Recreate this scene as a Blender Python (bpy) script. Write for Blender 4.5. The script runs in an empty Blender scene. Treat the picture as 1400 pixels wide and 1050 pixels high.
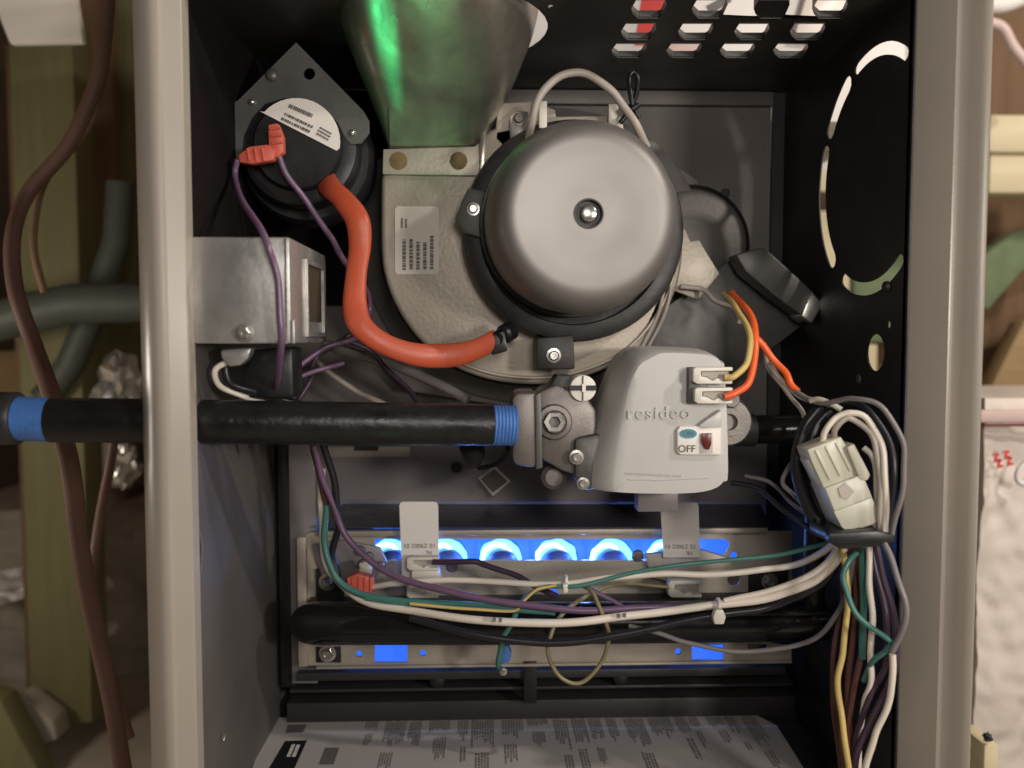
import bpy, bmesh, math, random
from mathutils import Vector, Matrix, Euler
from mathutils.geometry import tessellate_polygon
random.seed(7)
R = math.radians
sc = bpy.context.scene

# ------------------------------------------------------------------ camera
F = 1150.0; D = 0.5
PITCH = math.atan(65/F); YAW = math.atan(38/F)
cd = bpy.data.cameras.new('camera'); cam = bpy.data.objects.new('camera', cd); sc.collection.objects.link(cam)
cam.location = (0, -D, 0)
cam.rotation_euler = (math.pi/2 - PITCH, 0, -YAW)
cd.sensor_width = 36; cd.lens = 36*F/1400; cd.clip_start = 0.02; cd.clip_end = 50
cd.dof.use_dof = True; cd.dof.focus_distance = 0.60; cd.dof.aperture_fstop = 4.5
sc.camera = cam
CR = cam.rotation_euler.to_matrix()
# ------------------------------------------------------------------ world, lamps, exposure
w = bpy.data.worlds.new('World'); sc.world = w; w.use_nodes = True
w.node_tree.nodes['Background'].inputs[0].default_value = (1.0, .88, .76, 1)
w.node_tree.nodes['Background'].inputs[1].default_value = 0.05
sc.view_settings.view_transform = 'Standard'; sc.view_settings.look = 'None'
sc.view_settings.exposure = 0.0; sc.view_settings.gamma = 1.0
def lamp(name, kind, loc, power, col, size=.1, target=None, spot=None):
    l = bpy.data.lights.new(name, kind); l.energy = power; l.color = col
    if kind == 'AREA': l.size = size
    else: l.shadow_soft_size = size
    if spot: l.spot_size = R(spot); l.spot_blend = .6
    o = bpy.data.objects.new(name, l); sc.collection.objects.link(o); o.location = loc
    if target is not None:
        o.rotation_euler = (Vector(target)-Vector(loc)).to_track_quat('-Z', 'Y').to_euler()
    return o
lamp('ceiling_bulb', 'POINT', (.78, -.40, .56), 15, (1, .925, .85), .022)
lamp('front_fill', 'AREA', (.60, -.74, .06), 4.1, (1, .925, .85), .10, (0, .1, -.02))  # soft fill added from the front right to lift the interior
lamp('camera_fill', 'AREA', (.10, -.64, .14), 1.6, (1, .94, .88), .16, (.04, .1, 0))  # second fill added near the camera to brighten the motor face
lamp('right_fill', 'POINT', (1.15, -.12, .75), 26, (1, .91, .82), .06)  # unseen lamp added to brighten the right backdrop and the bundle
lamp('left_fill', 'POINT', (-.75, .10, -.08), 4.6, (1, .89, .76), .08)  # unseen lamp added to lift the dim left background
g = lamp('green_duct_spot', 'SPOT', (-.075, -.10, -.24), 42, (.06, 1, .32), .004, (-.066, .055, .215), 22); g.scale = (.10, 1, 1); g.data.spot_blend = 1  # spot squeezed narrow to lay the streak an unseen green LED reflects
g = lamp('green_duct_spot', 'SPOT', (-.070, -.10, -.24), 2.4, (.2, 1, .35), .01, (-.048, .10, .180), 26); g.scale = (.62, 1, 1); g.data.spot_blend = 1  # wider green spot added for the faint tint around the streak

# ------------------------------------------------------------------ helpers
def P(px, py, Y):
    d = CR @ Vector(((px-700)/F, -(py-525)/F, -1.0))
    return cam.location + d*((Y + D)/d.y)
def PZ(px, py, Z):            # pixel on the horizontal plane z = Z
    d = CR @ Vector(((px-700)/F, -(py-525)/F, -1.0))
    return cam.location + d*(Z/d.z)
def S(Y): return (Y + D)/F    # metres per pixel at depth Y

MATS = {}
def mat(name, col, rough=.6, metal=0.0, noise=.12, scale=60, bump=.0, emit=None, es=0, spec=.5, coat=0, bscale=None, alpha=1, trans=0):
    if name in MATS: return MATS[name]
    m = bpy.data.materials.new(name); m.use_nodes = True; nt = m.node_tree; b = nt.nodes['Principled BSDF']
    b.inputs['Roughness'].default_value = rough; b.inputs['Metallic'].default_value = metal
    b.inputs['Specular IOR Level'].default_value = spec; b.inputs['Coat Weight'].default_value = coat
    b.inputs['Transmission Weight'].default_value = trans
    tc = nt.nodes.new('ShaderNodeTexCoord')
    n = nt.nodes.new('ShaderNodeTexNoise'); n.inputs['Scale'].default_value = scale; n.inputs['Detail'].default_value = 6
    nt.links.new(tc.outputs['Object'], n.inputs['Vector'])
    r = nt.nodes.new('ShaderNodeMix'); r.data_type = 'RGBA'
    r.inputs[6].default_value = tuple(c*(1-noise*1.6) for c in col)+(1,)
    r.inputs[7].default_value = tuple(min(1, c*(1+noise*1.6)) for c in col)+(1,)
    nt.links.new(n.outputs[0], r.inputs[0]); nt.links.new(r.outputs[2], b.inputs['Base Color'])
    n3 = nt.nodes.new('ShaderNodeTexNoise'); n3.inputs['Scale'].default_value = scale*.6; n3.inputs['Detail'].default_value = 4
    nt.links.new(tc.outputs['Object'], n3.inputs['Vector'])
    mr = nt.nodes.new('ShaderNodeMapRange'); mr.inputs[3].default_value = max(.03, rough-.1); mr.inputs[4].default_value = min(1, rough+.12)
    mr.inputs[1].default_value = .3; mr.inputs[2].default_value = .7
    nt.links.new(n3.outputs[0], mr.inputs[0]); nt.links.new(mr.outputs[0], b.inputs['Roughness'])
    if bump:
        n2 = nt.nodes.new('ShaderNodeTexNoise'); n2.inputs['Scale'].default_value = bscale or scale*4; n2.inputs['Detail'].default_value = 5
        nt.links.new(tc.outputs['Object'], n2.inputs['Vector'])
        bp = nt.nodes.new('ShaderNodeBump'); bp.inputs['Strength'].default_value = bump; bp.inputs['Distance'].default_value = .002
        nt.links.new(n2.outputs[0], bp.inputs['Height']); nt.links.new(bp.outputs[0], b.inputs['Normal'])
    if emit:
        b.inputs['Emission Color'].default_value = emit+(1,); b.inputs['Emission Strength'].default_value = es
    MATS[name] = m; return m
def M(n): return MATS[n]
mat('tan paint', (.33, .29, .245), .30, 0, .10, 9, .03, bscale=900)
mat('black steel', (.010, .009, .009), .5, 0, .2, 30, .1, bscale=500)
mat('grey panel', (.135, .122, .112), .5, .35, .18, 18, .12, bscale=300)
mat('lower panel', (.21, .19, .19), .5, .25, .12, 14, .08, bscale=300)  # cool tone carries the blue burner spill on the back panel
mat('dark panel', (.036, .033, .034), .5, .2, .2, 18, .1, bscale=300)
mat('galvanised', (.50, .49, .47), .40, .75, .14, 45, .12, bscale=160)
mat('aluminised', (.46, .41, .34), .50, .4, .30, 11, .16, bscale=300)
mat('duct metal', (.36, .335, .29), .33, .8, .25, 22, .35, bscale=26)
mat('motor paint', (.265, .25, .235), .48, .66, .05, 8, .03, bscale=900)
mat('motor dark', (.035, .033, .032), .45, .3, .2, 50, .1)
mat('bracket grey', (.12, .115, .108), .45, .4, .15, 40, .1)
mat('black plastic', (.012, .012, .013), .4, 0, .2, 60, .06)
mat('black pipe', (.012, .0115, .012), .32, .2, .4, 50, .3, bscale=140)
mat('manifold black', (.010, .010, .010), .16, .2, .2, 50, .05)
mat('valve plastic', (.52, .51, .485), .42, 0, .03, 40, .05, bscale=800)
mat('cast metal', (.20, .18, .165), .45, .6, .15, 60, .08, bscale=500)
mat('screw metal', (.62, .60, .56), .25, .9, .1, 80)
mat('rust', (.17, .11, .05), .8, .1, .4, 150, .3)
mat('label white', (.62, .57, .50), .5, 0, .03, 30)
mat('tag white', (.84, .79, .73), .5, 0, .03, 30)
mat('paper grey', (.44, .41, .39), .45, 0, .1, 12, .15, bscale=30)
mat('print', (.045, .04, .04), .6)
mat('print grey', (.13, .12, .115), .6)
mat('white plastic', (.70, .66, .57), .4, 0, .04, 50)
mat('nylon', (.62, .60, .48), .38, 0, .08, 60, .05, trans=.15)
mat('wire white', (.78, .70, .60), .4, 0, .05, 60)
mat('wire beige', (.42, .37, .32), .42, 0, .08, 60)
mat('wire grey', (.20, .18, .175), .45, 0, .08, 60)
mat('wire black', (.013, .013, .016), .35, 0, .2, 60)
mat('wire purple', (.15, .085, .15), .35, 0, .1, 60)
mat('wire dark purple', (.06, .035, .06), .4, 0, .1, 60)
mat('wire brown', (.13, .05, .035), .42, 0, .1, 60)
mat('wire yellow', (.62, .46, .16), .4, 0, .06, 60)
mat('wire loop', (.24, .20, .10), .42, 0, .2, 60)
mat('wire orange', (.85, .13, .03), .35, 0, .05, 60)
mat('wire green', (.06, .19, .16), .4, 0, .1, 60)
mat('red hose', (.52, .088, .038), .42, 0, .12, 40, .1, bscale=200)
mat('red plastic', (.62, .12, .08), .4, 0, .15, 90, .1)
mat('blue tape', (.06, .17, .48), .45, 0, .25, 60, .3, bscale=400)
mat('teal', (.05, .25, .33), .5)
mat('dark red', (.12, .012, .012), .35)
mat('lumber', (.40, .27, .13), .7, 0, .2, 14, .2, bscale=60)
mat('green lumber', (.20, .185, .085), .7, 0, .15, 14, .1)
mat('pale lumber', (.66, .57, .36), .6, 0, .1, 10, .1)
mat('brown board', (.20, .12, .065), .8, 0, .35, 7, .3, bscale=30)
mat('brown dark', (.075, .048, .026), .85, 0, .4, 6, .2, bscale=30)
mat('concrete', (.42, .37, .30), .85, 0, .3, 9, .3, bscale=40)
mat('green batt', (.17, .22, .12), .9, 0, .25, 25, .5, bscale=60)
mat('carton white', (.78, .74, .70), .6, 0, .12, 10, .1)
mat('carton red', (.70, .06, .05), .6)
mat('wrap', (.76, .68, .61), .35, 0, .12, 9, 1.0, bscale=22)
mat('pink', (.62, .47, .43), .6, 0, .1, 20)
mat('cord', (.12, .060, .042), .6, 0, .2, 20)
mat('tube grey', (.085, .095, .075), .6, .1, .15, 15)
mat('flame cyan', (.1, .3, .5), .8, 0, .3, 60, emit=(.13, .58, 1.0), es=3.0)
mat('flame white', (.1, .3, .5), .8, 0, .3, 60, emit=(.50, .92, 1.0), es=4.5)
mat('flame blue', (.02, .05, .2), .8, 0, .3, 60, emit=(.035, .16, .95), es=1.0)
mat('hood blue spill', (.075, .075, .10), .30, .4, .15, 14, .1, bscale=40)  # blue spill from the burners is put into this colour
mat('flamelit steel', (.07, .10, .22), .45, .6, .2, 60)  # blue of the flame light is mixed into this steel

mat('print faint', (.17, .155, .15), .6)
def grain(names, sx, sy, sz):       # stretch the colour noise into wood grain / brushed streaks
    for n in names:
        nt = MATS[n].node_tree; mp = nt.nodes.new('ShaderNodeMapping'); mp.inputs['Scale'].default_value = (sx, sy, sz)
        tc = [k for k in nt.nodes if k.type == 'TEX_COORD'][0]
        nt.links.new(tc.outputs['Object'], mp.inputs[0])
        for k in nt.nodes:
            if k.type == 'TEX_NOISE': nt.links.new(mp.outputs[0], k.inputs['Vector'])
grain(['green lumber', 'brown board'], 5, 5, .5); grain(['pale lumber', 'lumber'], .6, 5, 6); grain(['galvanised'], 1, 1, 1.0); grain(['duct metal'], 2.2, 2.2, .5)
ORG = {}
def tag(o, label=None, cat=None, group=None, kind=None):
    if label: o['label'] = label
    if cat: o['category'] = cat
    if group: o['group'] = group
    if kind: o['kind'] = kind
    return o
def thing(name, label, cat, loc=(0, 0, 0), group=None):
    o = bpy.data.objects.new(name, None); sc.collection.objects.link(o); o.location = loc; o.empty_display_size = .01
    ORG[o] = Vector(loc); return tag(o, label, cat, group)
def finish(name, bm, m, parent=None, smooth=35, recalc=True):
    if recalc: bmesh.ops.recalc_face_normals(bm, faces=bm.faces)
    me = bpy.data.meshes.new(name)
    if parent is not None: org = ORG[parent]
    else:
        xs = [v.co for v in bm.verts]
        org = Vector(((min(c.x for c in xs)+max(c.x for c in xs))/2, (min(c.y for c in xs)+max(c.y for c in xs))/2, min(c.z for c in xs)))
    for v in bm.verts: v.co -= org
    bm.to_mesh(me); bm.free()
    for p in me.polygons: p.use_smooth = True
    if smooth: me.set_sharp_from_angle(angle=R(smooth))
    ms = m if isinstance(m, (list, tuple)) else [m]
    for k in ms: me.materials.append(M(k))
    o = bpy.data.objects.new(name, me); sc.collection.objects.link(o)
    if parent is not None: o.parent = parent
    else: o.location = org
    ORG[o] = org
    return o
def bevel(bm, b, seg=2, ang=30):
    if b <= 0: return
    es = [e for e in bm.edges if len(e.link_faces) == 2 and e.calc_face_angle(0) > R(ang)]
    bmesh.ops.bevel(bm, geom=es, offset=b, segments=seg, affect='EDGES', profile=.5, clamp_overlap=True)
def box_bm(x0, x1, y0, y1, z0, z1, bm=None):
    bm = bm or bmesh.new()
    vs = [bm.verts.new((x, y, z)) for z in (z0, z1) for x, y in ((x0, y0), (x1, y0), (x1, y1), (x0, y1))]
    for f in ((3, 2, 1, 0), (4, 5, 6, 7), (0, 1, 5, 4), (1, 2, 6, 5), (2, 3, 7, 6), (3, 0, 4, 7)): bm.faces.new([vs[i] for i in f])
    return bm
def box(name, x0, x1, y0, y1, z0, z1, m, parent=None, b=0, seg=2):
    bm = box_bm(x0, x1, y0, y1, z0, z1); bmesh.ops.recalc_face_normals(bm, faces=bm.faces); bevel(bm, b, seg)
    return finish(name, bm, m, parent)
def pbox(name, px0, py0, px1, py1, Y0, Y1, m, parent=None, b=0):       # box whose front face sits at Y0
    a = P(px0, py1, Y0); c = P(px1, py0, Y0)
    return box(name, a.x, c.x, Y0, Y1, a.z, c.z, m, parent, b)
def loops_bm(outer, holes, to3, n, th, bm=None):
    """sheet with holes: outer/holes 2-D, to3 maps (u,v) to a point, n*th is the thickness"""
    bm = bm or bmesh.new()
    ls = [outer]+holes; flat = [p for l in ls for p in l]
    tri = tessellate_polygon([[Vector((p[0], p[1], 0)) for p in l] for l in ls])
    a = [bm.verts.new(to3(*p)) for p in flat]; b_ = [bm.verts.new(to3(*p)+n*th) for p in flat]
    for t in tri:
        try: bm.faces.new([a[i] for i in t]); bm.faces.new([b_[i] for i in reversed(t)])
        except ValueError: pass
    k = 0
    for l in ls:
        for i in range(len(l)):
            j = (i+1) % len(l)
            bm.faces.new((a[k+i], a[k+j], b_[k+j], b_[k+i]))
        k += len(l)
    return bm
def prism(name, pts, Y0, Y1, m, parent=None, b=0, holes=(), seg=2):     # outline given at depth Y0, extruded back
    to = lambda u, v: Vector((u, Y0, v))
    w3 = lambda l: [(P(x, y, Y0).x, P(x, y, Y0).z) for x, y in l]
    if holes or len(pts) > 4:
        if not holes:
            bm = bmesh.new(); q = w3(pts)
            f = bm.faces.new([bm.verts.new((x, Y0, z)) for x, z in q])
            g = bmesh.ops.extrude_face_region(bm, geom=[f]); vs = [v for v in g['geom'] if isinstance(v, bmesh.types.BMVert)]
            for v in vs: v.co.y = Y1
            bmesh.ops.recalc_face_normals(bm, faces=bm.faces)
            bevel(bm, b, seg)
        else:
            bm = loops_bm(w3(pts), [w3(h) for h in holes], to, Vector((0, 1, 0)), Y1-Y0)
    else:
        bm = bmesh.new(); q = w3(pts)
        f = bm.faces.new([bm.verts.new((x, Y0, z)) for x, z in q])
        g = bmesh.ops.extrude_face_region(bm, geom=[f]); vs = [v for v in g['geom'] if isinstance(v, bmesh.types.BMVert)]
        for v in vs: v.co.y = Y1
        bmesh.ops.recalc_face_normals(bm, faces=bm.faces); bevel(bm, b, seg)
    return finish(name, bm, m, parent)
def circ(cx, cy, r, n=32, a0=0, a1=360, ry=None):
    ry = ry or r
    full = abs(a1-a0) >= 360
    return [(cx+r*math.cos(R(a0+(a1-a0)*i/(n if full else n-1))), cy-ry*math.sin(R(a0+(a1-a0)*i/(n if full else n-1)))) for i in range(n)]
def spline(pts, n=7):
    pts = [Vector(p) for p in pts]
    if len(pts) == 2: return [pts[0].lerp(pts[1], i/8) for i in range(9)]
    q = [pts[0]*2-pts[1]]+pts+[pts[-1]*2-pts[-2]]; out = []
    for i in range(1, len(q)-2):
        p0, p1, p2, p3 = q[i-1:i+3]
        for k in range(n):
            t = k/n
            out.append(.5*((2*p1)+(p2-p0)*t+(2*p0-5*p1+4*p2-p3)*t*t+(-p0+3*p1-3*p2+p3)*t**3))
    out.append(pts[-1]); return out
def tube_bm(path, r, seg=10, bm=None, flat=1.0, cap=True):
    bm = bm or bmesh.new()
    path = [Vector(p) for p in path]; N = len(path)
    rs = r if isinstance(r, (list, tuple)) else [r]*N
    t0 = (path[1]-path[0]).normalized()
    up = Vector((0, 1, 0)) if abs(t0.y) < .9 else Vector((1, 0, 0))
    n = t0.cross(up).normalized(); rings = []
    for i, p in enumerate(path):
        t = (path[min(i+1, N-1)]-path[max(i-1, 0)]).normalized()
        n = (n-t*n.dot(t)).normalized(); b = t.cross(n)
        rings.append([bm.verts.new(p+(n*math.cos(2*math.pi*k/seg)+b*flat*math.sin(2*math.pi*k/seg))*rs[i]) for k in range(seg)])
    for i in range(N-1):
        for k in range(seg):
            bm.faces.new((rings[i][k], rings[i][(k+1) % seg], rings[i+1][(k+1) % seg], rings[i+1][k]))
    if cap: bm.faces.new(rings[0]); bm.faces.new(list(reversed(rings[-1])))
    return bm
def tube(name, path, r, m, parent=None, seg=10, flat=1.0):
    return finish(name, tube_bm(path, r, seg, flat=flat), m, parent, smooth=50)
def lathe_bm(prof, c, axis=(0, 1, 0), seg=48, bm=None):
    """prof: (distance along axis, radius)"""
    bm = bm or bmesh.new(); ax = Vector(axis).normalized()
    u = ax.cross(Vector((0, 0, 1))); u = u.normalized() if u.length > .01 else Vector((1, 0, 0)); v = ax.cross(u)
    rings = []
    for d, r in prof:
        if r < 1e-6: rings.append([bm.verts.new(Vector(c)+ax*d)])
        else: rings.append([bm.verts.new(Vector(c)+ax*d+(u*math.cos(2*math.pi*k/seg)+v*math.sin(2*math.pi*k/seg))*r) for k in range(seg)])
    for a, b in zip(rings, rings[1:]):
        for k in range(seg):
            j = (k+1) % seg
            if len(a) == 1 and len(b) == 1: continue
            if len(a) == 1: bm.faces.new((a[0], b[j], b[k]))
            elif len(b) == 1: bm.faces.new((a[k], a[j], b[0]))
            else: bm.faces.new((a[k], a[j], b[j], b[k]))
    return bm
def lathe(name, prof, c, m, parent=None, axis=(0, 1, 0), seg=48, smooth=40):
    return finish(name, lathe_bm(prof, c, axis, seg), m, parent, smooth)
def screw(px, py, Y, rpx, parent, name='screw', m='screw metal', hexh=True):
    r = rpx*S(Y); c = P(px, py, Y)
    bm = bmesh.new()
    lathe_bm([(0, r*1.25), (-r*.2, r*1.25), (-r*.25, r*.85)], c, seg=20, bm=bm)
    lathe_bm([(-r*.2, r*.88), (-r*.75, r*.85), (-r*.95, r*.66), (-r*.95, r*.35), (-r*.75, r*.3), (-r*.75, 0)], c, seg=6 if hexh else 20, bm=bm)
    return finish(name, bm, m, parent, smooth=30)
def text(name, s, size, loc, rot, m, parent=None, ext=.0002, align='CENTER', sx=1, space=1):
    cu = bpy.data.curves.new(name, 'FONT'); cu.body = s; cu.size = size; cu.extrude = ext; cu.align_x = align; cu.align_y = 'CENTER'
    cu.space_character = space
    t = bpy.data.objects.new(name, cu); sc.collection.objects.link(t)
    t.matrix_world = Matrix.Translation(loc) @ Euler(rot).to_matrix().to_4x4() @ Matrix.Diagonal((sx, 1, 1, 1))
    bpy.context.view_layer.update()
    me = bpy.data.meshes.new_from_object(t); me.transform(t.matrix_world); bpy.data.objects.remove(t)
    bm = bmesh.new(); bm.from_mesh(me); bpy.data.meshes.remove(me)
    return finish(name, bm, m, parent, smooth=20, recalc=False)
def wpath(pts, n=7): return spline([P(*p) for p in pts], n)
def wire(name, label, pts, rpx, m, parent=None, cat='wire', group=None, n=7, seg=8):
    Ym = sum(p[2] for p in pts)/len(pts)
    path = wpath(pts, n)
    if len(path) > 20:   # hand-bent wires are never perfectly smooth
        ph = random.random()*6
        for i, p in enumerate(path): path[i] = p+Vector((math.sin(i*.55+ph), math.sin(i*.4+ph*2), math.cos(i*.47+ph)))*.00035
    o = tube(name, path, rpx*S(Ym), m, parent, seg)
    if parent is None: tag(o, label, cat, group)
    return o

# ================================================================== CABINET
XL, XR = -.1726, .269; ZT, ZB = .217, -.329; YB = .2575
cab = thing('furnace_cabinet', 'tan steel furnace cabinet with its front cover off and black interior', 'furnace cabinet', (0, .1, ZB-.1))
def jamb(name, xo, xi, sgn, m):
    # rolled front edge, outer bull then slope running in and back; profile in (x,y)
    w_ = abs(xi-xo)
    prof = [(0, .05), (0, .020), (.03, .0155), (.10, .0110), (.20, .0068), (.30, .0036), (.40, .0014), (.48, .0002), (.53, 0), (.60, .0001), (.66, .0008), (.685, .0026),
            (.70, .0036), (.98, .0085), (1.0, .0095), (1.0, .0205), (.985, .0212), (.66, .0125), (.30, .010), (.10, .016), (.04, .03), (.04, .05)]
    if sgn < 0:
        prof = [(0, .05), (0, .014), (.02, .007), (.06, .002), (.12, -.0005), (.17, 0), (.24, .0022), (.34, .0068), (.42, .0100), (.46, .0108), (.50, .0105), (.53, .0106), (.56, .0118),
            (.98, .0292), (1.0, .0305), (1.0, .034), (.97, .0335), (.56, .017), (.5, .0145), (.42, .014), (.30, .009), (.10, .006), (.04, .03), (.04, .05)]
    bm = bmesh.new(); z0, z1 = -.48, .42
    a = [bm.verts.new((xo+(xi-xo)*p[0], p[1], z0)) for p in prof]; b = [bm.verts.new((xo+(xi-xo)*p[0], p[1], z1)) for p in prof]
    for i in range(len(prof)):
        j = (i+1) % len(prof); bm.faces.new((a[i], a[j], b[j], b[i]))
    bm.faces.new(a); bm.faces.new(list(reversed(b)))
    return finish(name, bm, m, cab, smooth=28)
xLo = P(177, 520, 0).x; xRo = P(1350, 520, 0).x
jamb('front_jamb', xLo, P(266, 520, .018).x, 1, 'tan paint')
jamb('front_jamb', xRo, XR, -1, 'tan paint')
# outer side skins
box('side_skin', xLo, xLo+.0012, .0505, .62, -.48, .42, 'tan paint', cab)
box('side_skin', xRo-.0012, xRo, .0505, .62, -.48, ZT-.002, 'tan paint', cab) if False else None
# left inner wall
LW = P(268, 520, .018).x-.004
LWB = P(392, 560, YB).x
def quadsheet(name, pts, th, m, parent):
    bm = bmesh.new(); f = bm.faces.new([bm.verts.new(p) for p in pts]); f.normal_update(); n = f.normal.copy()
    g = bmesh.ops.extrude_face_region(bm, geom=[f])
    for v in g['geom']:
        if isinstance(v, bmesh.types.BMVert): v.co += n*th
    return finish(name, bm, m, parent)
zj = P(300, 400, .03).z
quadsheet('left_inner_wall', [(LW, .02, ZB), (LW, .02, zj), (LWB, YB, zj), (LWB, YB, ZB)], .001, 'grey panel', cab)
# upper part of the left wall, near black: its shade is put into the colour
mat('shade black', (.010, .008, .008), .95, 0, .3, 30, spec=.08)
quadsheet('left_shade_sheet', [(LW, .02, zj+.0001), (LW, .02, ZT), (LWB, YB, ZT), (LWB, YB, zj+.0001)], .001, 'shade black', cab)
box('rear_shade_sheet', LWB, P(520, 0, YB).x, YB-.0022, YB-.0005, zj, ZT-.001, 'shade black', cab)  # black sheet added over the back panel for the same shaded corner
# right wall with knockouts
def wall_uv(u, v): return Vector((XR, u, v))      # u = Y, v = Z
cy, cz, cr = .087, .1145, .081
def arcslot(a0, a1, r=cr, hw=.0040, n=14):
    o = [(cy+(r+hw)*math.cos(R(a0+(a1-a0)*i/n)), cz+(r+hw)*math.sin(R(a0+(a1-a0)*i/n))) for i in range(n+1)]
    e = R(a1); cx_, cz_ = cy+r*math.cos(e), cz+r*math.sin(e)
    o += [(cx_+hw*math.cos(e+R(t)), cz_+hw*math.sin(e+R(t))) for t in (45, 90, 135)]
    o += [(cy+(r-hw)*math.cos(R(a1+(a0-a1)*i/n)), cz+(r-hw)*math.sin(R(a1+(a0-a1)*i/n))) for i in range(n+1)]
    e = R(a0); cx_, cz_ = cy+r*math.cos(e), cz+r*math.sin(e)
    o += [(cx_+hw*math.cos(e+R(180+t)), cz_+hw*math.sin(e+R(180+t))) for t in (45, 90, 135)]
    return o
def ell(u, v, r, n=24): return [(u+r*math.cos(2*math.pi*i/n), v+r*math.sin(2*math.pi*i/n)) for i in range(n)]
def onwall(px, py):
    d = CR @ Vector(((px-700)/F, -(py-525)/F, -1.0)); p = cam.location+d*(XR/d.x); return p.y, p.z
h1 = onwall(1197, 482); h2 = onwall(1215, 444); h3 = onwall(1174, 518)
def wang(px, py):
    q = onwall(px, py); return math.degrees(math.atan2(q[1]-cz, q[0]-cy))
holes = [arcslot(wang(1174, 112), 126, hw=.0042), arcslot(wang(1141, 184), wang(1161, 126), hw=.0068), arcslot(wang(1142, 346), wang(1134, 212), hw=.0064), arcslot(-126, wang(1157, 370), hw=.0046), ell(h1[0], h1[1], .0128), ell(h2[0], h2[1], .0026, 12)]
bm = loops_bm([(.021, ZB), (YB+.002, ZB), (YB+.002, ZT), (.021, ZT)], [], wall_uv, Vector((1, 0, 0)), .0011) if False else \
     loops_bm([(.028, ZB), (YB+.002, ZB), (YB+.002, ZT), (.028, ZT)], [h for h in holes if min(q[0] for q in h) > 0.0285], wall_uv, Vector((1, 0, 0)), .0011)
finish('right_side_panel', bm, 'black steel', cab)
lathe('knockout_dimple', [(0, .0035), (-.0008, .003), (-.0012, 0)], Vector((XR, h3[0], h3[1])), 'bracket grey', cab, axis=(1, 0, 0), seg=20)
lathe('screw', [(0, .004), (-.002, .0035), (-.003, .002), (-.003, 0)], Vector((XR, *onwall(1213, 392))), 'motor dark', cab, axis=(1, 0, 0), seg=16)
# ceiling with slots and duct hole
def oncl(px, py): p = PZ(px, py, ZT); return p.x, p.y
sl = []
rows = [(12, (887, 970, 1055, 1135)), (43, (873, 951, 1028, 1104)), (69, (860, 935, 1008, 1081))]
def slot(px, py):
    hw, hh = 24, (12.5 if py < 20 else 11 if py < 50 else 9.5)
    q = [(-hw, -1), (-hw*.72, -hh), (hw*.95, -hh), (hw, -hh*.5), (hw*.70, hh*.8), (hw*.55, hh), (-hw*.62, hh), (-hw*.9, hh*.5)]
    return [oncl(px+a, py+b) for a, b in q]
for y, xs in rows:
    for x in xs: sl.append(slot(x, y))
DX, DY, DR = -.038, .108, .079
dh = [(DX+.0035+(DR+.0008 if math.cos(2*math.pi*i/40) > 0 else DR*.80)*math.cos(2*math.pi*i/40), DY+(DR+.001)*math.sin(2*math.pi*i/40)) for i in range(40)]
pin = [(oncl(753, 9)[0]+.0022*math.cos(i*math.pi/4), oncl(753, 9)[1]+.0022*math.sin(i*math.pi/4)) for i in range(8)]
bm = loops_bm([(LW, 0.0), (XR, 0.0), (XR, YB), (LW, YB)], sl+[dh, pin], lambda u, v: Vector((u, v, ZT)), Vector((0, 0, 1)), .0011)
mat('ceiling steel', (.030, .027, .025), .40, .2, .2, 25, .08, bscale=400)
finish('top_panel', bm, 'ceiling steel', cab)
for s in sl:  # punched lip around each slot
    bm = bmesh.new(); n = len(s); cx_ = sum(p[0] for p in s)/n; cy_ = sum(p[1] for p in s)/n
    rings = []
    for (k, z) in ((1.0, ZT-.0004), (1.0, ZT+.0050), (1.03, ZT+.0050), (1.03, ZT-.0004)):
        rings.append([bm.verts.new((cx_+(x-cx_)*k, cy_+(y-cy_)*k, z)) for x, y in s])
    for a in range(4):
        b = (a+1) % 4
        for i in range(n): j = (i+1) % n; bm.faces.new((rings[a][i], rings[a][j], rings[b][j], rings[b][i]))
    finish('louver_lip', bm, 'bracket grey', cab)
# back panel upper and lower
zmid = P(700, 612, YB).z
x0 = LWB; x1 = P(1052, 300, YB).x
box('back_panel', x0, x1, YB, YB+.0012, zmid-.02, ZT-.0005, 'grey panel', cab)
a = P(1052, 122, YB); box('back_panel_top_lip', P(640, 0, YB-.006).x, x1-.001, YB-.008, YB-.0005, P(700, 141, YB-.008).z, P(700, 122, YB-.008).z, 'grey panel', cab, .0006)
box('corner_post', x1+.0005, XR-.0005, YB-.003, YB+.001, ZB, ZT-.0005, 'black steel', cab)
box('lower_back_panel', P(405, 0, .2485).x, x1-.002, .2485, .2497, P(700, 706, .2485).z, P(700, 608, .2485).z, 'lower panel', cab)
box('panel_seam', P(412, 0, .2475).x, P(556, 0, .2475).x, .2470, .2484, P(500, 625, .247).z, P(500, 611, .247).z, 'aluminised', cab, .0003)
lathe('plug', [(0, .0050), (-.0016, .0045), (-.002, 0)], P(624, 639, .2484), 'dark panel', cab, seg=20)
box('vent_slit', P(478, 0, .2478).x, P(512, 0, .2478).x, .2464, .2469, P(500, 616, .2478).z, P(500, 609, .2478).z, 'dark panel', cab)
for q in ((930, 266), (992, 264)): lathe('plug', [(0, .0042), (-.0016, .0035), (-.002, 0)], P(q[0], q[1], YB), 'dark panel', cab, seg=20)
# left vertical inner frame beside the burner box
pbox('inner_frame', 399, 600, 430, 935, .200, .256, 'lower panel', cab, .0008)
pbox('inner_frame_edge', 384, 600, 399, 940, .205, .256, 'black steel', cab, .0005)
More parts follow.
